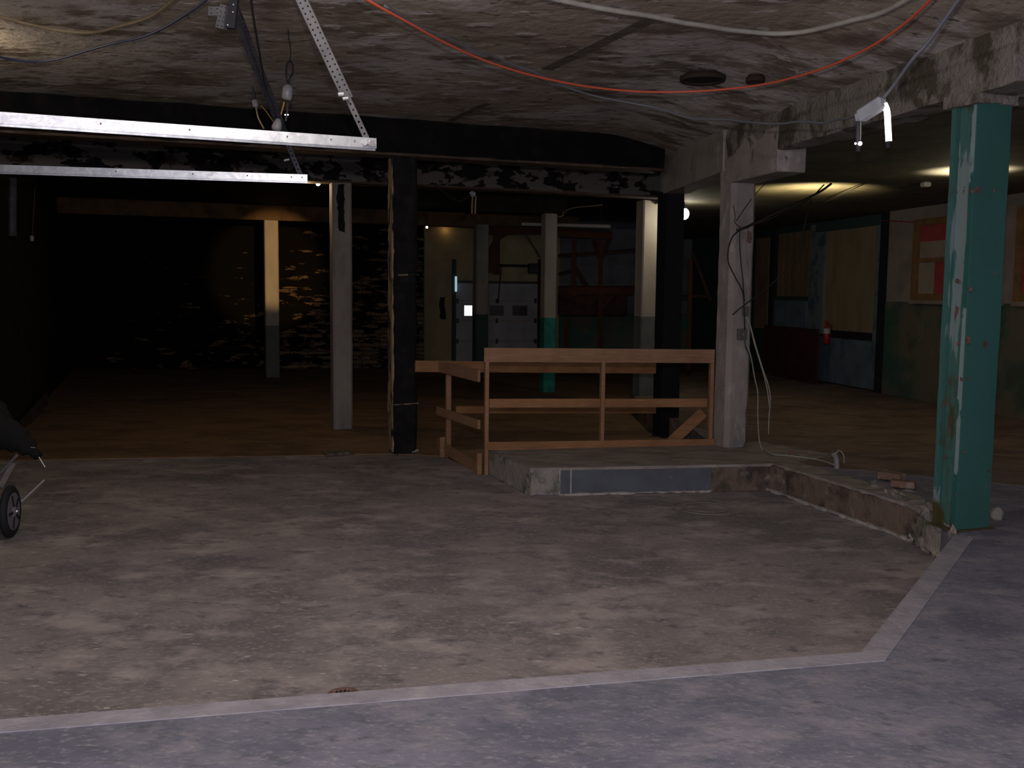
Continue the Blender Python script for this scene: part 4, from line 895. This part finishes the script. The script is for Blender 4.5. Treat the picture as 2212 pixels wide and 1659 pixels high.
bm = B(); tube(bm, [at(553, 232, 7.8), at(558, 255, 7.8), at(570, 278, 7.8)], .006, 6, 4); obj('lead', bm, M['tan_cable'], ph2)
bm = B(); tube(bm, [at(564, 228, 7.8), at(576, 242, 7.8), at(590, 262, 7.8)], .004, 6, 4); obj('brass_wire', bm, M['brass'], ph2)
ph3 = obj('lamp_holder', (lambda b: (lathe(b, at(596, 282, 7.3), [(.03, 0), (.036, .02), (.032, .05), (.016, .085)], Vector((.25, 0, 1)), 14), b)[1])(B()), M['porcelain'], smooth=True)
tag(ph3, 'grey porcelain lamp holder just above the bright metal track', 'lamp holder')

# double hanging lamp in the dark bay, centre
hl = thing('pendant_socket', 'pale pendant socket with two leads in the dark bay above the guardrail', 'lamp holder', at(1021, 420, 13.9))
bm = B(); box(bm, at(1021, 419, 13.9), (.09, .05, .07), .5, .02); obj('socket_body', bm, M['socket'], hl)
for xx in (1020, 1027):
    bm = B(); tube(bm, [at(xx + 1, 424, 13.9), at(xx, 440, 13.9), at(xx - .5, 462, 13.9)], .010, 6, 3); obj('lead', bm, M['tan_cable'], hl)
bm = B(); tube(bm, [at(942, 402, 13.2), at(965, 420, 13.3), at(990, 434, 13.5), at(1012, 424, 13.8), at(1020, 415, 13.9), at(1019, 400, 13.9)], .008, 6, 5); obj('cord', bm, M['darkrust'], hl)

# ------------------------------------------------------------------ wires on the central column
Yc = colC.y - .32
def cpt(px, py, dy=0.0): return at(px, py, Yc + dy)
cable('black_wire', 'thick black wire bundle from the yellow lit ceiling down to the grey central column', [at(1795, 396, 12.0), at(1775, 412, 11.8), at(1745, 428, 11.5), at(1690, 452, 11.0), at(1645, 475, 10.5), cpt(1618, 488), cpt(1592, 498)], .014, 'black_cable', k=8, wob=.01, cat='wire')
cable('black_wire', 'second black wire beside the bundle under the yellow lit ceiling', [at(1780, 398, 12.0), at(1762, 418, 11.8), at(1738, 436, 11.5), at(1700, 452, 11.1), at(1660, 474, 10.7), cpt(1622, 486), cpt(1600, 494)], .008, 'black_cable', wob=.015, cat='wire')
cable('black_wire', 'black wire looping out and down the face of the grey central column', [cpt(1599, 496), cpt(1582, 512), cpt(1573, 540), cpt(1574, 568), cpt(1588, 598), cpt(1604, 630), cpt(1607, 660), cpt(1609, 712)], .007, 'black_cable', cat='wire')
cable('black_wire', 'straight black wire down the middle of the grey central column', [cpt(1598, 498), cpt(1598, 530), cpt(1601, 570), cpt(1605, 610), cpt(1608, 650)], .006, 'black_cable', cat='wire')
cable('black_wire', 'black wire slanting from the ceiling bundle across to the column switch box', [at(1752, 430, 11.5), at(1742, 468, 11.3), at(1728, 530, 11.0), at(1700, 580, 10.7), at(1660, 620, 10.4), cpt(1622, 648), cpt(1606, 660), cpt(1582, 680)], .006, 'black_cable', cat='wire')
cable('black_wire', 'thin black twig-like wire at the top of the grey central column', [cpt(1585, 443), cpt(1588, 470), cpt(1587, 480), cpt(1600, 492)], .004, 'black_cable', k=4, cat='wire')
cable('black_wire', 'thin dark wire rising right from the column top to the ceiling beyond', [cpt(1590, 478), cpt(1612, 445), at(1640, 410, 10.9), on(1662, 392, RC) + Z * .02], .004, 'black_cable', cat='wire')
cable('black_wire', 'taut thin wire under the yellow lit ceiling left of the teal post', [at(1780, 438, 14), at(1850, 405, 12.5), at(1905, 380, 11.8)], .007, 'black_cable', cat='wire')
for i, (pts, lab) in enumerate((([(1606, 684), (1618, 695), (1632, 745), (1647, 795), (1659, 830), (1664, 860), (1661, 905), (1660, 938)], 'pale wire hanging furthest right of the grey central column'),
    ([(1606, 686), (1619, 700), (1629, 740), (1641, 780), (1650, 810), (1658, 845), (1662, 878)], 'pale wire twisted between two others right of the grey central column'),
    ([(1612, 740), (1622, 770), (1630, 815), (1637, 850), (1637, 900), (1641, 955), (1652, 975), (1680, 984)], 'pale wire hanging closest to the grey central column'))):
    cable('pale_wire', lab, [at(x, y, Yc + .02 + .02 * i) for x, y in pts], .006, 'white_cable', cat='wire')
cable('black_wire', 'short black wire below the column junction box', [cpt(1609, 735), cpt(1611, 750), cpt(1619, 768), cpt(1622, 785)], .005, 'black_cable', cat='wire')
cable('pale_wire', 'loose pale wires lying on the platform right of the grey column', [on(x, y, .02) for x, y in ((1652, 973), (1672, 982), (1700, 984), (1740, 989), (1770, 994), (1802, 1004))], .008, 'white_cable', cat='wire')
cable('pale_wire', 'thin curled pale wire lying beyond the platform near the stub pipe', [on(x, y, .015) for x, y in ((1690, 984), (1715, 980), (1750, 990), (1785, 984), (1800, 976))], .005, 'white_cable', cat='wire')

# ------------------------------------------------------------------ loose things on the floor
st = thing('stub_pipe', 'short bent pipe stub standing on the platform edge with a curled wire', 'pipe', on(1808, 1010, 0))
p = on(1808, 1012, 0); bm = B(); tube(bm, [p, p + Vector((-.01, 0, .09)), p + Vector((-.035, 0, .14))], .025, 10, 4); obj('pipe_body', bm, M['porcelain'], st)
bm = B(); tube(bm, [p + Vector((-.02, 0, .12)), p + Vector((.01, 0, .17)), p + Vector((.055, 0, .13)), p + Vector((.065, 0, .05))], .005, 6, 5); obj('wire_loop', bm, M['white_cable'], st)
bm = B(); q = on(1711, 985, 0); box(bm, q + Z * .03, (.07, .05, .05), .4, .008); roughen(bm, .006, .03, 20); tag(obj('small_rubble', bm, M['brick_loose']), 'tiny dark chunk among the pale wires on the platform', 'rubble')
for x0, y0, s_, rz, lab in ((1925, 1040, (.22, .11, .07), -.9, 'loose reddish brick lying on the kerb, farther of two'), (1950, 1056, (.20, .11, .06), -.5, 'loose broken brick lying on the kerb, nearer the teal post')):
    bm = B(); q = on(x0, y0, 0); box(bm, q + Z * (s_[2] / 2 + .012), s_, rz, .008); roughen(bm, .008, .04, 15)
    tag(obj('loose_brick', bm, M['brick_loose']), lab, 'brick')
bm = B(); q = on(884, 978, LOW); sphere(bm, q + Z * .02, .11, (1.1, .7, .35)); roughen(bm, .02, .03, 14)
tag(obj('crumpled_rag', bm, M['rag']), 'pale crumpled rag at the foot of the black flaked column', 'rag')
bm = B(); a, b = on(700, 983, LOW), on(760, 980, LOW); bar(bm, a + Z * .02, b + Z * .02, .22, .03); roughen(bm, .006, .06, 10)
tag(obj('loose_board', bm, M['stained']), 'short dusty board lying where the brown floor begins', 'board')
bm = B(); q = on(742, 1500, LOW); lathe(bm, (q.x, q.y, LOW - .02), [(.055, 0), (.075, 0), (.075, .024), (.06, .026), (.055, .018)], Z, 28)
fdn = thing('floor_drain', 'small rusty round drain in the sunken floor near the slab edge', 'drain', (q.x, q.y, LOW)); obj('drain_ring', bm, M['ringrust'], fdn)
bm = B()
for k in range(5): box(bm, (q.x - .036 + .018 * k, q.y, LOW + .0), (.008, .10 - abs(k - 2) * .02, .008))
obj('grate', bm, M['dark_metal'], fdn)
bm = B(); q = on(1528, 1096, LOW)
for r0 in (.30, .20):
    pts = [Vector((q.x + r0 * math.cos(t_ * .4), q.y + r0 * math.sin(t_ * .4), LOW + .003)) for t_ in range(15)]
    for a, b in zip(pts, pts[1:]): bar(bm, a, b, .018, .004)
struct('trim_8', bm, M['platform_top'])
# round openings in the ceiling
for (px, py, r, lab) in ((1518, 171, .185, 'larger round rusty hole plate in the ceiling above the orange cord'), (1632, 173, .075, 'smaller round rusty hole plate in the ceiling beside the larger one')):
    p = onc(px, py, .07); bm = B(); lathe(bm, p - Z * .02, [(r * .86, .06), (r * .86, .01), (r, .0), (r * 1.05, .012), (r * 1.05, .04)], Z, 30)
    t = thing('ceiling_plate', lab, 'plate', p); obj('rim', bm, mat('dark_rusty_rim', (0.035, 0.02, 0.015), bmp=.2), t, smooth=True)
    bm = B(); lathe(bm, p, [(r * .87, 0), (r * .87, .01)], Z, 30); obj('plate_face', bm, M['void'], t)
# hole patches on the black beam
for px, py in ((690, 267), (721, 268), (749, 268)):
    pass
# ------------------------------------------------------------------ two wheeled cart at the left edge
wc = on(24, 1160, LOW)
ct = thing('golf_bag_cart', 'black bag on a small two-wheeled cart at the left edge', 'cart', (wc.x, wc.y, LOW))
Yw = wc.y; cw = at(22, 1105, Yw); rW = (cw.z - LOW)
ax = Vector((.98, .17, 0)).normalized()
bm = B(); lathe(bm, cw, [(rW * .70, -.024), (rW * .9, -.026), (rW, -.012), (rW, .012), (rW * .9, .026), (rW * .70, .024)], ax, 36); wh = obj('wheel', bm, M['rubber'], ct, smooth=True)
bm = B(); lathe(bm, cw, [(rW * .72, -.020), (rW * .72, .027), (rW * .6, .026), (rW * .25, .028), (.03, .04), (.012, .042)], ax, 36); obj('wheel_disc', bm, M['wheel_grey'], wh)
bm = B()
for k in range(5):
    an = k * 2 * math.pi / 5; s_ = ax.cross(Z).normalized(); dv = s_ * math.cos(an) + Z * math.sin(an)
    bar(bm, cw + ax * .028 + dv * .03, cw + ax * .028 + dv * rW * .66, .018, .012, up=ax)
obj('spoke', bm, M['rubber'], wh)
bm = B(); sphere(bm, cw + ax * .045, .012); obj('hub_cap', bm, M['chrome'], wh)
bm = B(); tube(bm, [at(46, 1083, Yw - .03), at(96, 1036, Yw + .05)], .007, 8, 1); obj('support_rod', bm, M['chrome'], ct)
bm = B(); tube(bm, [at(84, 987, Yw + .1), at(97, 1009, Yw + .1)], .004, 8, 1); obj('thin_rod', bm, M['chrome'], ct)
bm = B(); tube(bm, [at(38, 982, Yw + .05), at(0, 1022, Yw), at(-30, 1052, Yw)], .011, 8, 1); obj('frame_tube', bm, M['galv_dull'], ct)
bm = B(); bar(bm, at(28, 1000, Yw + .06), at(0, 1052, Yw), .012, .04); obj('frame_strut', bm, M['boxgrey'], ct)
cw2 = cw - ax * .5 
bm = B(); lathe(bm, cw2, [(rW * .7, -.02), (rW * .9, -.026), (rW, -.012), (rW, .012), (rW * .9, .026), (rW * .7, .02)], ax, 30); wh2 = obj('wheel', bm, M['rubber'], ct, smooth=True)
bm = B(); lathe(bm, cw2, [(rW * .7, -.018), (rW * .7, .018), (.03, .02)], ax, 24); obj('wheel_disc', bm, M['wheel_grey'], wh2)
bm = B(); cyl(bm, cw, cw2, .01, 8); obj('axle', bm, M['chrome'], ct)
bm = B(); tube(bm, [at(80, 985, Yw + .12), at(50, 958, Yw + .15), at(10, 935, Yw + .15), at(-60, 905, Yw + .1), at(-140, 870, Yw)], [.035, .07, .10, .12, .13, .13, .13], 16, 5); roughen(bm, .012, .08, 6)
obj('bag', bm, M['fabric'], ct, smooth=True)
bm = B(); tube(bm, [at(12, 945, Yw + .25), at(8, 905, Yw + .3), at(-14, 884, Yw + .3), at(-50, 880, Yw + .3)], [.04, .06, .08, .08], 14, 5); obj('bag_pocket', bm, M['fabric'], ct, smooth=True)
bm = B(); bar(bm, at(67, 966, Yw + .06), at(76, 967, Yw + .06), .008, .006); obj('buckle', bm, M['chrome'], ct)
bm = B(); sphere(bm, at(26, 909, Yw + .2), .006); obj('buckle', bm, M['brass'], ct)
# leaning plank and upright bits by the left wall
bm = B(); a = on(38, 935, LOW) + Vector((0, .0, .02)); b = at(100, 862, a.y + 2.2); bar(bm, a, b, .03, .16); tag(obj('leaning_plank', bm, M['soffit']), 'brown plank slanting on the floor behind the black bag', 'plank')
bm = B(); cyl(bm, at(27, 385, 11.6), at(27, 510, 11.6), .045, 12); tag(obj('wall_pipe', bm, M['dark_steel']), 'dark bluish pipe hanging at the far left below the lower track', 'pipe')
pc_ = thing('pull_cord', 'thin pull cord with a small white toggle at the far left', 'cord', at(69, 515, 12.5))
bm = B(); cyl(bm, at(76, 400, 12.5), at(70, 508, 12.5), .004, 6); obj('cord', bm, M['soffit'], pc_)
bm = B(); box(bm, at(69, 515, 12.5), (.045, .03, .07), 0, .01); obj('toggle', bm, M['porcelain'], pc_)
# ------------------------------------------------------------------ groups of repeats
GROUPS = {'ceiling_cable': 'cables slung below the ceiling', 'black_wire': 'black wires around the grey central column', 'pale_wire': 'pale wires by the grey central column',
    'concrete_column': 'square columns holding the beams', 'ceiling_beam': 'beams under the ceiling', 'loose_brick': 'loose bricks on the kerb', 'ceiling_plate': 'round plates in the ceiling',
    'lamp_holder': 'lamp holders hanging behind the tracks', 'light_bulb': 'lit bare bulbs', 'door_track': 'galvanised tracks at the upper left'}
for o in C.objects:
    k = o.name.split('.')[0]
    if k in GROUPS and o.parent is None and 'label' in o: o['group'] = GROUPS[k]
